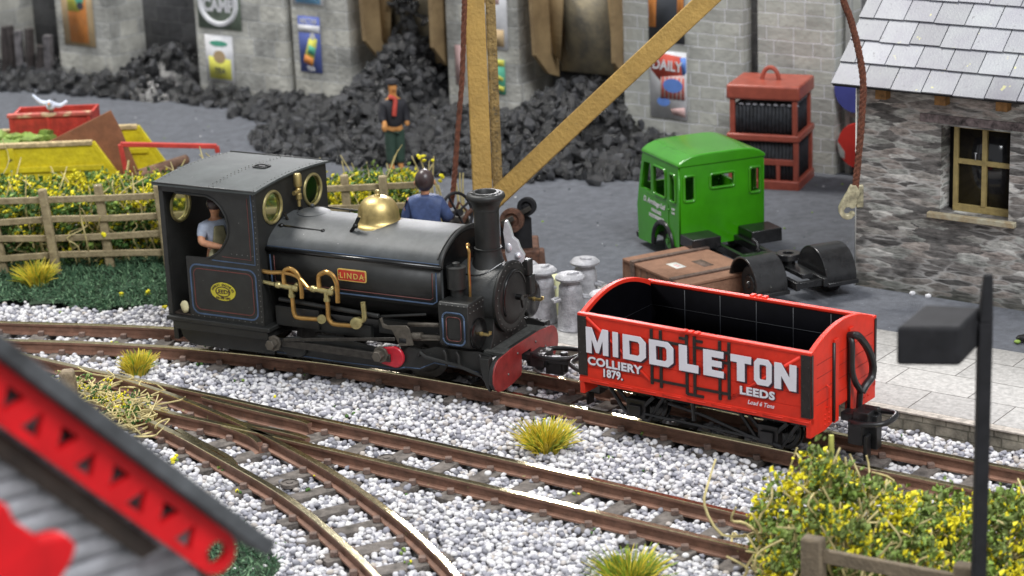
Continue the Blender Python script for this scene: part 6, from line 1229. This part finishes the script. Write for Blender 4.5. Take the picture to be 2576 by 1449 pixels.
# brown sheet
ys = 43.9
def flat(name, pts, y, th, m_, label, cat, lean=0):
    P_ = [aty(u, v, y) for u, v in pts]; o0 = Vector((sum(p.x for p in P_) / len(P_), y, .1)); mb = MB(); mb.prism([(p.x - o0.x, p.z - o0.z) for p in P_], lambda a, b: (a, -lean * b * .1, b), lambda a, b: (a, th - lean * b * .1, b)); o = mb.obj(name, m_, bev=.008); o.location = o0; return tag(o, label, cat)
ysk = sk0.y
flat('rusty_sheet', [(108, 366), (274, 283), (300, 330), (352, 445), (345, 470), (250, 470), (262, 430), (225, 372), (150, 372)], ysk + .5, .06, 'rustsheet', 'triangular rusty brown sheet leaning out of the skip', 'metal sheet', -1)
fr0 = aty(340, 450, ysk - .2); rf_ = thing('bent_red_bar', 'thin red bent bar hooked over the skip end', 'bar', fr0)
pp = [aty(u, v, ysk - .2 + dy) - fr0 for u, v, dy in ((322, 455, 0), (303, 363, 0), (545, 368, .3), (548, 384, .3))]
mb = MB(); [mb.beam(a, b, .09, .09, (0, 1, 0)) for a, b in zip(pp, pp[1:])]; mb.obj('bars', mat('frame_red', (.62, .06, .045), .5, 0, .15, 4), rf_, bev=.01)
for k, (u0, v0, u1, v1) in enumerate(((350, 440, 470, 400), (345, 447, 440, 420))):
    a = aty(u0, v0, 42.2 - k * .2); b = aty(u1, v1, 43.0 - k * .2); mb = MB(); mb.cyl((0, 0, 0), b - a, .11 - .01 * k, 12, .1 - .02 * k); o = mb.obj('log', 'log', bev=.01); o.location = a; tag(o, ('upper of two rough brown logs by the skip end', 'lower of two rough brown logs by the skip end')[k], 'log', 'logs by the skip')
# ================================================================== PEOPLE (continuous skinned bodies)
def skin(name, joints, edges, m_, parent, sub=2):
    me = bpy.data.meshes.new(name); me.from_pydata([j[:3] for j in joints], edges, []); o = bpy.data.objects.new(name, me); COL.objects.link(o); o.parent = parent
    sk_ = o.modifiers.new('skin', 'SKIN'); sk_.use_smooth_shade = True
    for v, j in zip(me.skin_vertices[0].data, joints):
        rr = j[3] if isinstance(j[3], tuple) else (j[3], j[3]); v.radius = rr
    me.skin_vertices[0].data[0].use_root = True
    ss = o.modifiers.new('sub', 'SUBSURF'); ss.levels = sub; ss.render_levels = sub
    me.materials.append(K[m_]); return o
# seated crane man in blue, back to the viewer (faces +Y)
cm0 = aty(1075, 600, 36.2); cm = thing('person', 'person in blue overalls seated at the crane hand wheel, seen from behind', 'person', (cm0.x, 36.2, .98)); cm.scale = (1.1, 1.1, 1.1)
skin('body', [(0, 0, .05, .17), (0, 0, .35, .17), (0, .0, .62, .15), (0, 0, .76, .075), (0, .02, .86, .07), (0, .03, 1.0, .13), (0, .03, 1.1, .10), (-.22, 0, .66, .10), (-.30, .04, .42, .085), (-.2, .22, .25, .065), (.22, 0, .66, .10), (.31, .06, .42, .085), (.34, .26, .36, .06), (.36, .34, .38, .045), (-.1, .3, .05, .13), (-.12, .42, -.35, .08), (.1, .3, .05, .13), (.12, .42, -.35, .08)],
     [(0, 1), (1, 2), (2, 3), (3, 4), (4, 5), (5, 6), (2, 7), (7, 8), (8, 9), (2, 10), (10, 11), (11, 12), (12, 13), (0, 14), (14, 15), (0, 16), (16, 17)], 'skin', cm)
skin('blue_jacket', [(0, 0, .0, (.26, .17)), (0, 0, .3, (.27, .18)), (0, 0, .62, (.22, .15)), (0, 0, .78, (.12, .11)), (-.2, 0, .64, .13), (-.31, .04, .40, .105), (-.22, .22, .25, .08), (.2, 0, .64, .13), (.32, .06, .40, .105), (.35, .24, .36, .08)], [(0, 1), (1, 2), (2, 3), (2, 4), (4, 5), (5, 6), (2, 7), (7, 8), (8, 9)], 'navy', cm)
skin('blue_trousers', [(0, .02, .02, (.2, .17)), (-.11, .3, .05, .15), (-.12, .42, -.33, .1), (.11, .3, .05, .15), (.12, .42, -.33, .1)], [(0, 1), (1, 2), (0, 3), (3, 4)], 'navy', cm)
mb = MB(); mb.ball((0, .01, 1.0), .158, (.95, 1.0, 1.12), 3); mb.obj('hair', 'hair', cm)
mb = MB(); [mb.ball((s * .15, .04, .95), .035, (.5, .9, 1.2)) for s in (-1, 1)]; mb.obj('ears', 'skin', cm)
mb = MB(); mb.box(-.3, .3, -.12, .5, -.16, -.03); mb.box(-.2, .2, .0, .3, -.95, -.16); o = mb.obj('operator_seat', 'rust', cr, bev=.02); o.location = cm.location - cr.location
# standing coal man
sm = thing('person', 'person in black jacket, red scarf and green trousers before the coal heap', 'person', (-2.33, 45.25, .08), R(20))
skin('body', [(0, 0, .98, .11), (0, 0, 1.25, .12), (0, 0, 1.45, .11), (0, 0, 1.56, .07), (0, -.01, 1.64, .075), (0, -.02, 1.76, .11), (0, -.01, 1.86, .09), (-.2, 0, 1.42, .09), (-.27, -.05, 1.15, .07), (-.25, -.22, .98, .05), (.2, 0, 1.42, .09), (.26, .0, 1.15, .07), (.26, -.1, .92, .05), (-.09, 0, .9, .12), (-.1, 0, .48, .09), (-.1, .02, .06, .06), (-.1, -.12, .03, .05), (.09, 0, .9, .12), (.1, 0, .48, .09), (.1, .02, .06, .06), (.1, -.12, .03, .05)],
     [(0, 1), (1, 2), (2, 3), (3, 4), (4, 5), (5, 6), (2, 7), (7, 8), (8, 9), (2, 10), (10, 11), (11, 12), (0, 13), (13, 14), (14, 15), (15, 16), (0, 17), (17, 18), (18, 19), (19, 20)], 'orange', sm)
skin('jacket', [(0, 0, .84, (.2, .17)), (0, 0, 1.2, (.22, .17)), (0, 0, 1.42, (.18, .14)), (0, 0, 1.53, .09), (-.2, 0, 1.4, .12), (-.28, -.05, 1.14, .09), (-.26, -.16, 1.03, .07), (.2, 0, 1.4, .12), (.27, 0, 1.14, .09), (.26, -.06, .98, .07)], [(0, 1), (1, 2), (2, 3), (2, 4), (4, 5), (5, 6), (2, 7), (7, 8), (8, 9)], 'darkcloth', sm)
skin('trousers', [(0, 0, 1.0, (.18, .15)), (-.09, 0, .8, .14), (-.1, 0, .48, .12), (-.1, .02, .1, .1), (.09, 0, .8, .14), (.1, 0, .48, .12), (.1, .02, .1, .1)], [(0, 1), (1, 2), (2, 3), (0, 4), (4, 5), (5, 6)], 'trouser', sm)
mb = MB(); mb.tube([(-.12, -.1, 1.58), (0, -.15, 1.54), (-.03, -.2, 1.35), (-.05, -.2, 1.2)], .05, 8, sm=3); mb.obj('scarf', 'scarf', sm); mb = MB(); mb.lathe([(0, 0), (.14, 0), (.15, .03), (.13, .09), (0, .1)], (0, 0, 1.84)); mb.obj('cap', 'darkcloth', sm); mb = MB(); mb.ball((0, -.14, 1.74), .03); mb.obj('nose', 'orange', sm)
mb = MB(); mb.ball((-.27, -.2, .96), .065, (1, .8, 1.3)); mb.obj('hands', 'orange', sm)
# engine driver in the cab
dv0 = LOC + Matrix.Rotation(LH, 4, 'Z') @ Vector((-2.22, -.55, .70)); dv = thing('person', 'person in grey shirt and cream apron leaning in the engine cab', 'person', dv0, LH + R(50))
skin('body', [(0, 0, .9, .15), (0, 0, 1.2, .15), (0, 0, 1.42, .12), (0, 0, 1.52, .06), (0, .0, 1.58, .07), (0, -.03, 1.7, .11), (0, -.02, 1.78, .09), (-.2, 0, 1.38, .08), (-.28, -.08, 1.16, .07), (-.06, -.3, 1.12, .05), (.04, -.34, 1.1, .035), (.2, 0, 1.38, .08), (.27, -.1, 1.16, .07), (.05, -.28, 1.06, .05), (-.02, -.34, 1.04, .035), (-.1, 0, .8, .11), (-.11, -.02, .42, .08), (-.11, 0, .05, .06), (.1, 0, .8, .11), (.11, -.02, .42, .08), (.11, 0, .05, .06)],
     [(0, 1), (1, 2), (2, 3), (3, 4), (4, 5), (5, 6), (2, 7), (7, 8), (8, 9), (9, 10), (2, 11), (11, 12), (12, 13), (13, 14), (0, 15), (15, 16), (16, 17), (0, 18), (18, 19), (19, 20)], 'skin', dv)
skin('shirt', [(0, 0, .9, (.18, .14)), (0, 0, 1.2, (.19, .15)), (0, 0, 1.4, (.15, .12)), (0, 0, 1.5, .08), (-.2, 0, 1.37, .11), (-.285, -.06, 1.2, .09), (.2, 0, 1.37, .11), (.275, -.07, 1.2, .09)], [(0, 1), (1, 2), (2, 3), (2, 4), (4, 5), (2, 6), (6, 7)], 'shirt', dv)
mb = MB(); mb.xz([(-.13, .75), (.16, .75), (.15, 1.1), (.09, 1.42), (-.07, 1.42), (-.12, 1.1)], -.2, -.15); mb.obj('waistcoat', mat('olive_waistcoat', (.25, .23, .13), .8), dv, bev=.02)
mb = MB(); mb.ball((0, -.12, .93), .17, (1.1, .6, .9), 2); mb.obj('apron', 'cream', dv); mb = MB(); mb.ball((0, -.01, 1.74), .13, (1, 1.05, .9), 2); mb.obj('hair', 'hair', dv)
mb = MB(); mb.ball((0, 0, 0), .06, (1, 1, 1.3)); o = mb.obj('red_bundle', 'scarf', dv); o.location = (.08, -.22, .86)
# bare metal casting behind the smokebox
sf0 = LOC + Matrix.Rotation(LH, 4, 'Z') @ Vector((2.60, .34, 1.70))
P_ = [(-.06, 0), (.0, -.02), (.18, .04), (.2, .14), (.14, .24), (.1, .36), (.03, .42), (-.0, .56), (-.05, .68), (-.09, .67), (-.12, .5), (-.1, .32), (-.1, .16)]
sv = thing('metal_casting', 'small pointed bare silvery metal casting behind the smokebox top', 'casting', sf0, LH + .3)
mb = MB(); mb.xz(P_, -.05, .05); mb.ball((.1, -.05, .14), .05); mb.ball((-.04, -.05, .26), .05, (1, .5, 1.6)); mb.obj('casting_body', 'silver', sv, bev=.02, ang=60)
# dark litter at the right edge
p = at(2572, 858, .11); t = thing('dropped_tool', 'dark shiny object with a pale green tip at right edge of yard', 'debris', (p.x + .08, p.y, .16)); mb = MB(); mb.ball((0, 0, 0), .11, (1.7, .8, .6), 2, .05); mb.obj('dark_body', 'guard', t); mb = MB(); mb.ball((-.17, -.05, -.04), .045, (1.2, 1, .7)); mb.obj('green_tip', 'leaf2', t)
# tiny moss and flower bits among the stones
pts = []; ro = []; sc = []
for k in range(150):
    y = rnd.uniform(24, 37); x = rnd.uniform(-.25, .25) * y; v = Vector((x, y, 0))
    if (v - WC).dot(N36) > 1.3 and x > -1.6 or point_in((x, y), FGRASS): continue
    for j in range(rnd.randrange(1, 6)): pts.append((x + rnd.gauss(0, .04), y + rnd.gauss(0, .04), -.17)); ro.append((rnd.random() * 6, rnd.random() * 6, 0)); sc.append(rnd.uniform(.012, .032))
scatter('moss', pts, ro, sc, [rnd.random() for _ in pts], [(stone_mesh(50, 1), 'leaf'), (stone_mesh(51, 1), 'leaf2'), (stone_mesh(52, 1), 'leaf'), (stone_mesh(53, 1), 'sleeper'), (stone_mesh(54, 1), 'yellow')], 'tiny green moss and yellow flower scraps among the ballast')
# pale grit specks on the yard
pts = []; ro = []; sc = []
for k in range(420):
    x = rnd.uniform(-10, 10); y = rnd.uniform(35, 52)
    if point_in((x, y), yard_poly): pts.append((x, y, .085)); ro.append((rnd.random(), rnd.random(), rnd.random() * 6)); sc.append(rnd.uniform(.008, .028))
scatter('grit', pts, ro, sc, [rnd.random() for _ in pts], [(stone_mesh(40, 1), 'stone'), (stone_mesh(41, 1), 'leaf2'), (stone_mesh(42, 1), 'coal')], 'loose pale grit and coal dust on the yard')
# ================================================================== FOREGROUND: LAMP, BUSHES, FENCE, SIGNAL CABIN
lp0 = Vector((4.83, 21.5, -.2)); zt = aty(2490, 690, 21.5).z
lm = thing('yard_lamp', 'black square lamp on a thin black post in right foreground', 'lamp', lp0)
mb = MB(); mb.box(-.07, .07, -.07, .07, 0, zt + .2 - .5); mb.beam((0, 0, zt - .3), (.02, 0, zt + .2), .14, .14, (0, 1, 0), .09, .09); mb.obj('post', 'lampblack', lm, bev=.012)
zc = aty(2300, 850, 21.5).z + .2
hd_ = MB(); T_ = Matrix.Translation((-.52, -.15, zc)) @ Matrix.Rotation(R(-9), 4, 'Z') ; hd_.T = T_
hd_.prism([(-.42, -.36), (.22, -.36), (.46, .34), (-.12, .42)], lambda a, b: (a, b, -.14), lambda a, b: (a, b, .27)); hd_.obj('lamp_head', 'lampblack', lm, bev=.04, bseg=3)
mb = MB(); mb.box(-.3, 0, -.03, .04, zc + .02, zc + .16); mb.obj('bracket', 'lampblack', lm)
mb = MB(); mb.T = T_; mb.box(-.3, .2, -.25, .25, -.16, -.141); mb.obj('lamp_lens', 'darkglass', lm)
# bush along the front right
BUSH = [(1860, 1330), (1900, 1270), (1960, 1190), (2040, 1115), (2100, 1110), (2180, 1180), (2300, 1215), (2400, 1240), (2480, 1240), (2576, 1195), (2700, 1200)]
BZ = [aty(u, v, 24.6) for u, v in BUSH]
def reg():
    x = rnd.uniform(BZ[0].x + .22, 7.2); return x, rnd.uniform(23.3, 25.4)
def zreg(x, y):
    for a, b in zip(BZ, BZ[1:]):
        if a.x <= x <= b.x: h = a.z + (b.z - a.z) * (x - a.x) / (b.x - a.x); break
    else: h = BZ[0].z if x < BZ[0].x else BZ[-1].z
    return (h + .2) * (1 - .28 * abs(y - 24.5)) - .2 + .3 * noise.noise((x * 1.6, y * 1.6, 3)) - .1
hedge('flowering_bush', 'blurred yellow flowered bush along the right foreground', reg, lambda x, y: max(.05, zreg(x, y)), 1500, 290, 'bush', -.2, (.36, .34, .46), (.03, .07), .15, lm_='leafo', wx=1.25)
p = at(2090, 1180, -.1); t = thing('weed_stalk', 'pale green stalk standing above the right foreground bush', 'weed', (aty(2080, 1180, 24.6).x, 24.6, .3)); mb = MB(); mb.tube([(0, 0, 0), (.02, 0, .6), (.05, 0, 1.0), (.05, .0, aty(2085, 1095, 24.6).z - .3)], lambda a: .04 * (1 - .2 * a), 6, sm=3); mb.tube([(.02, 0, .7), (-.2, 0, .95), (-.3, 0, .9)], .03, 6, sm=2); mb.tube([(.03, 0, .8), (-.05, 0, 1.05)], .035, 6); mb.obj('stem', mat('green_stalk', (.42, .42, .1), .7, 0, .2, 5), t)
# fence in front right
f0 = aty(2050, 1352, 22.6); t = thing('low_fence', 'blurred low wooden post and rail fence in right foreground', 'fence', (f0.x, 22.6, -.2), R(-30))
for x in (0, 1.75, 3.5):
    mb = MB(); mb.beam((x, 0, -.2), (x - .02, 0, f0.z + .2), .28, .2, (0, 1, 0), .25, .18); mb.obj('post', 'wooddark', t, bev=.03)
mb = MB(); mb.beam((.1, 0, f0.z - .0), (4.2, 0, f0.z - .04), .08, .16); mb.obj('rail', 'wooddark', t, bev=.015); mb = MB(); mb.beam((.1, 0, f0.z - .38), (4.2, 0, f0.z - .42), .08, .14); mb.obj('rail', 'wooddark', t, bev=.015)
# left stump with straggling weed
p = at(180, 1010, -.2); t = thing('fence_post', 'rotting brown timber post among weeds, left foreground', 'post', (p.x + .05, p.y - .25, -.22)); mb = MB(); mb.beam((0, 0, 0), (-.02, 0, .62), .26, .24, (0, 1, 0), .2, .2); mb.obj('timber', mat('rotten_post', (.34, .27, .17), .8, 0, .4, 7, .5, 18, col2=(.1, .065, .045)), t, bev=.04)
def reg2():
    a = rnd.random(); return (-6.9 + 1.35 * a + rnd.gauss(0, .12), 32.4 - 1.7 * a + rnd.gauss(0, .15))
hedge('straggling_weed', 'straggling pale stemmed weed with yellow flowers by rotting post', reg2, lambda x, y: .3 + .12 * noise.noise((x * 2, y * 2, 0)), 60, 150, 'weed', -.2, (.35, .15, .5), (.02, .04), .1)
# signal cabin corner: gable plane heading, roof edge running down to the right
GH = R(40); Q0 = aty(550, 1385, 15.6); eg = Vector((cos(GH), sin(GH), 0)); ng_ = Vector((-sin(GH), cos(GH), 0))
def pg(u, v, off=0):
    d = ray(u, v); C = Vector((0, 0, CAMH)); t_ = ((Q0 + ng_ * off - C).dot(ng_)) / d.dot(ng_); return C + d * t_
sc0 = Vector((Q0.x, Q0.y, -.2)) - eg * 3.2
cab = thing('signal_cabin', 'blurred grey boarded building with red fretted bargeboard, left foreground', 'building', sc0, GH)
def lg(u, v, off=0): p = pg(u, v, off) - sc0; return Vector((p.dot(eg), p.dot(ng_), p.z))
tl, tr_ = lg(-60, 880), lg(575, 1352); bl_, br_ = lg(-60, 1035), lg(430, 1400)
d2 = (Vector((tr_.x, tr_.z)) - Vector((tl.x, tl.z))).normalized(); n2 = Vector((d2.y, -d2.x))
wb = abs((Vector((bl_.x, bl_.z)) - Vector((tl.x, tl.z))).dot(n2))
A_ = Vector((tl.x, tl.z)); Lb = (Vector((tr_.x, tr_.z)) - A_).length
cs_ = [(Vector((q_.x, q_.z)) - A_).dot(d2) for q_ in (lg(u, v) for u, v in ((45, 1048), (126, 1091), (179, 1146), (252, 1185), (307, 1240), (375, 1278), (427, 1328)))]
sp_ = (cs_[-1] - cs_[0]) / 6; cs_ = [cs_[-1] - sp_ * k for k in range(14)][::-1]
def barge(side):
    mb = MB()
    def F(s_, w_):
        p = A_ + d2 * s_ + n2 * w_; ax_ = (A_ + d2 * -2.2 * KS).x
        return (2 * ax_ - p.x if side else p.x, p.y)
    def quad(*pts): mb.xz([F(*p) for p in pts], -.30 * KS, -.22 * KS)
    for k, c in enumerate(cs_):
        a, b = c - sp_ / 2, c + sp_ / 2; h = sp_ * .33; t, m = wb * .26, wb * .78
        if k % 2: t, m = m, t
        T1, T2, T3 = (c - h, t), (c + h, t), (c, m); e0, e1 = (0, wb) if t < m else (wb, 0)
        quad((a, e0), (b, e0), T2, T1); quad((b, e0), (b, e1), T3, T2); quad((a, e0), T1, T3, (a, e1)); quad((b, e1), (a, e1), T3)
    quad((-2.2 * KS, 0), (cs_[0] - sp_ / 2, 0), (cs_[0] - sp_ / 2, wb), (-2.2 * KS, wb))
    s0 = cs_[-1] + sp_ / 2; c = s0 + wb * .52; r = wb * .27; N = 24
    def B(an):
        x, y = cos(an), sin(an)
        if x > 0: return (c + .5 * wb * x, wb * .5 + .5 * wb * y)
        k_ = min(.5 * wb / abs(y) if abs(y) > 1e-6 else 9, (c - s0) / max(1e-6, -x)); return (c + k_ * x, wb * .5 + k_ * y)
    for k in range(N):
        a, b = 2 * pi * k / N, 2 * pi * (k + 1) / N; quad(B(a), B(b), (c + r * cos(b), wb * .5 + r * sin(b)), (c + r * cos(a), wb * .5 + r * sin(a)))
    return mb.obj('bargeboard', 'bargered', cab, ang=60)
KS = .82
barge(0); barge(1)
P3 = lambda s_, w_: A_ + d2 * s_ + n2 * w_
ro_pts = [P3(-2.2 * KS, -.145), P3(Lb + .14, -.145), P3(Lb + .12, -.015), P3(-2.2 * KS, -.015)]
mb = MB(); mb.xz([(p.x, p.y) for p in ro_pts], -.38, 5.0); mb.obj('roof', 'darkroof', cab, bev=.02)
apx = P3(-2.2 * KS, 0)
mr_ = [Vector((2 * apx.x - p.x, p.y)) for p in ro_pts]; mb = MB(); mb.xz([(p.x, p.y) for p in mr_], -.38, 5.0); mb.obj('roof', 'darkroof', cab, bev=.02)
wl_ = [P3(-2.2 * KS, .02), P3(Lb - .32, .02)]; wp_ = [(2 * apx.x - wl_[1].x, 0), (wl_[1].x, 0), (wl_[1].x, wl_[1].y), (wl_[0].x, wl_[0].y), (2 * apx.x - wl_[1].x, wl_[1].y)]
mb = MB(); mb.xz(wp_, .1, 4.6); mb.obj('walls', 'dark', cab)
# weatherboards clipped to the gable
mbw = MB(); z = .05; zmax = wl_[0].y
while z < zmax:
    zz = z + .16; xr_ = wl_[1].x if zz < wl_[1].y else wl_[0].x + (wl_[1].x - wl_[0].x) * (zmax - zz) / (zmax - wl_[1].y); xl_ = 2 * apx.x - xr_
    if xr_ - xl_ < .1: break
    mbw.prism([(.095, z), (.035, z), (.09, z + .155), (.095, z + .155)], lambda a, b: (xl_, a, b), lambda a, b: (xr_, a, b)); z += .16
mbw.obj('weatherboards', mat('grey_weatherboard', (.5, .51, .54), .75, 0, .2, 3), cab)
mb = MB(); q = [P3(-2.2 * KS, wb + .02), P3(Lb - .5, wb + .02), P3(Lb - .58, wb + .17), P3(-2.2 * KS, wb + .17)]; mb.xz([(p.x, p.y) for p in q], -.02, .055); mb.obj('gable_band', 'brownboard', cab)  # dark brown band across the gable, just below the bargeboard
mb = MB(); mb.xz([(2 * apx.x - p.x, p.y) for p in q], -.02, .055); mb.obj('gable_band', 'brownboard', cab)
mb = MB(); mb.box(wl_[1].x - .02, wl_[1].x + .06, .02, .1, 0, wl_[1].y); mb.obj('corner_board', 'brownboard', cab)
# red finial bracket nearer the camera
fpts = [(-40, 1250), (5, 1262), (20, 1300), (55, 1325), (88, 1348), (118, 1338), (150, 1335), (178, 1362), (165, 1402), (125, 1470), (-40, 1500)]
F0 = pg(60, 1400, -1.3); mb = MB(); L_f = [lg(u, v, -1.3) for u, v in fpts]; yf = L_f[0].y
mb.xz([(p.x, p.z) for p in L_f], yf - .1, yf + .05); mb.obj('porch_bargeboard', 'bargered', cab, bev=.03)
mb = MB(); mb.beam((L_f[4].x, yf, L_f[4].z - .3), (L_f[4].x, .1, L_f[4].z - .3), .12, .12); mb.obj('porch_beam', 'brownboard', cab)
# ================================================================== LIGHT (exhibition hall lamps) AND RENDER SETTINGS
W = bpy.data.worlds.new('World'); S.world = W; W.use_nodes = True
bg = W.node_tree.nodes['Background']; bg.inputs[0].default_value = (.93, .96, 1, 1); bg.inputs[1].default_value = .5
def area(name, loc, tgt, sx, sy, power, col=(1, 1, 1)):
    L = bpy.data.lights.new(name, 'AREA'); L.shape = 'RECTANGLE'; L.size = sx; L.size_y = sy; L.energy = power; L.color = col
    o = bpy.data.objects.new(name, L); COL.objects.link(o); o.location = loc; d = (Vector(tgt) - Vector(loc)); o.rotation_euler = d.to_track_quat('-Z', 'Y').to_euler(); return o
area('hall_lamp', (-34, 62, 78), (0, 34, 0), 20, 20, 72000, (1, .975, .93))
area('hall_lamp', (22, -14, 62), (0, 34, 0), 34, 26, 52000, (.95, .97, 1))
area('tube_lamp', (2.6, 104, 31), (1, 28, 0), 11, 2.2, 27000, (1, .98, 1))
S.view_settings.view_transform = 'Standard'; S.view_settings.look = 'None'; S.view_settings.gamma = 1; S.view_settings.exposure = .12
S.cycles.use_denoising = True; S.cycles.max_bounces = 6; S.cycles.sample_clamp_indirect = 4
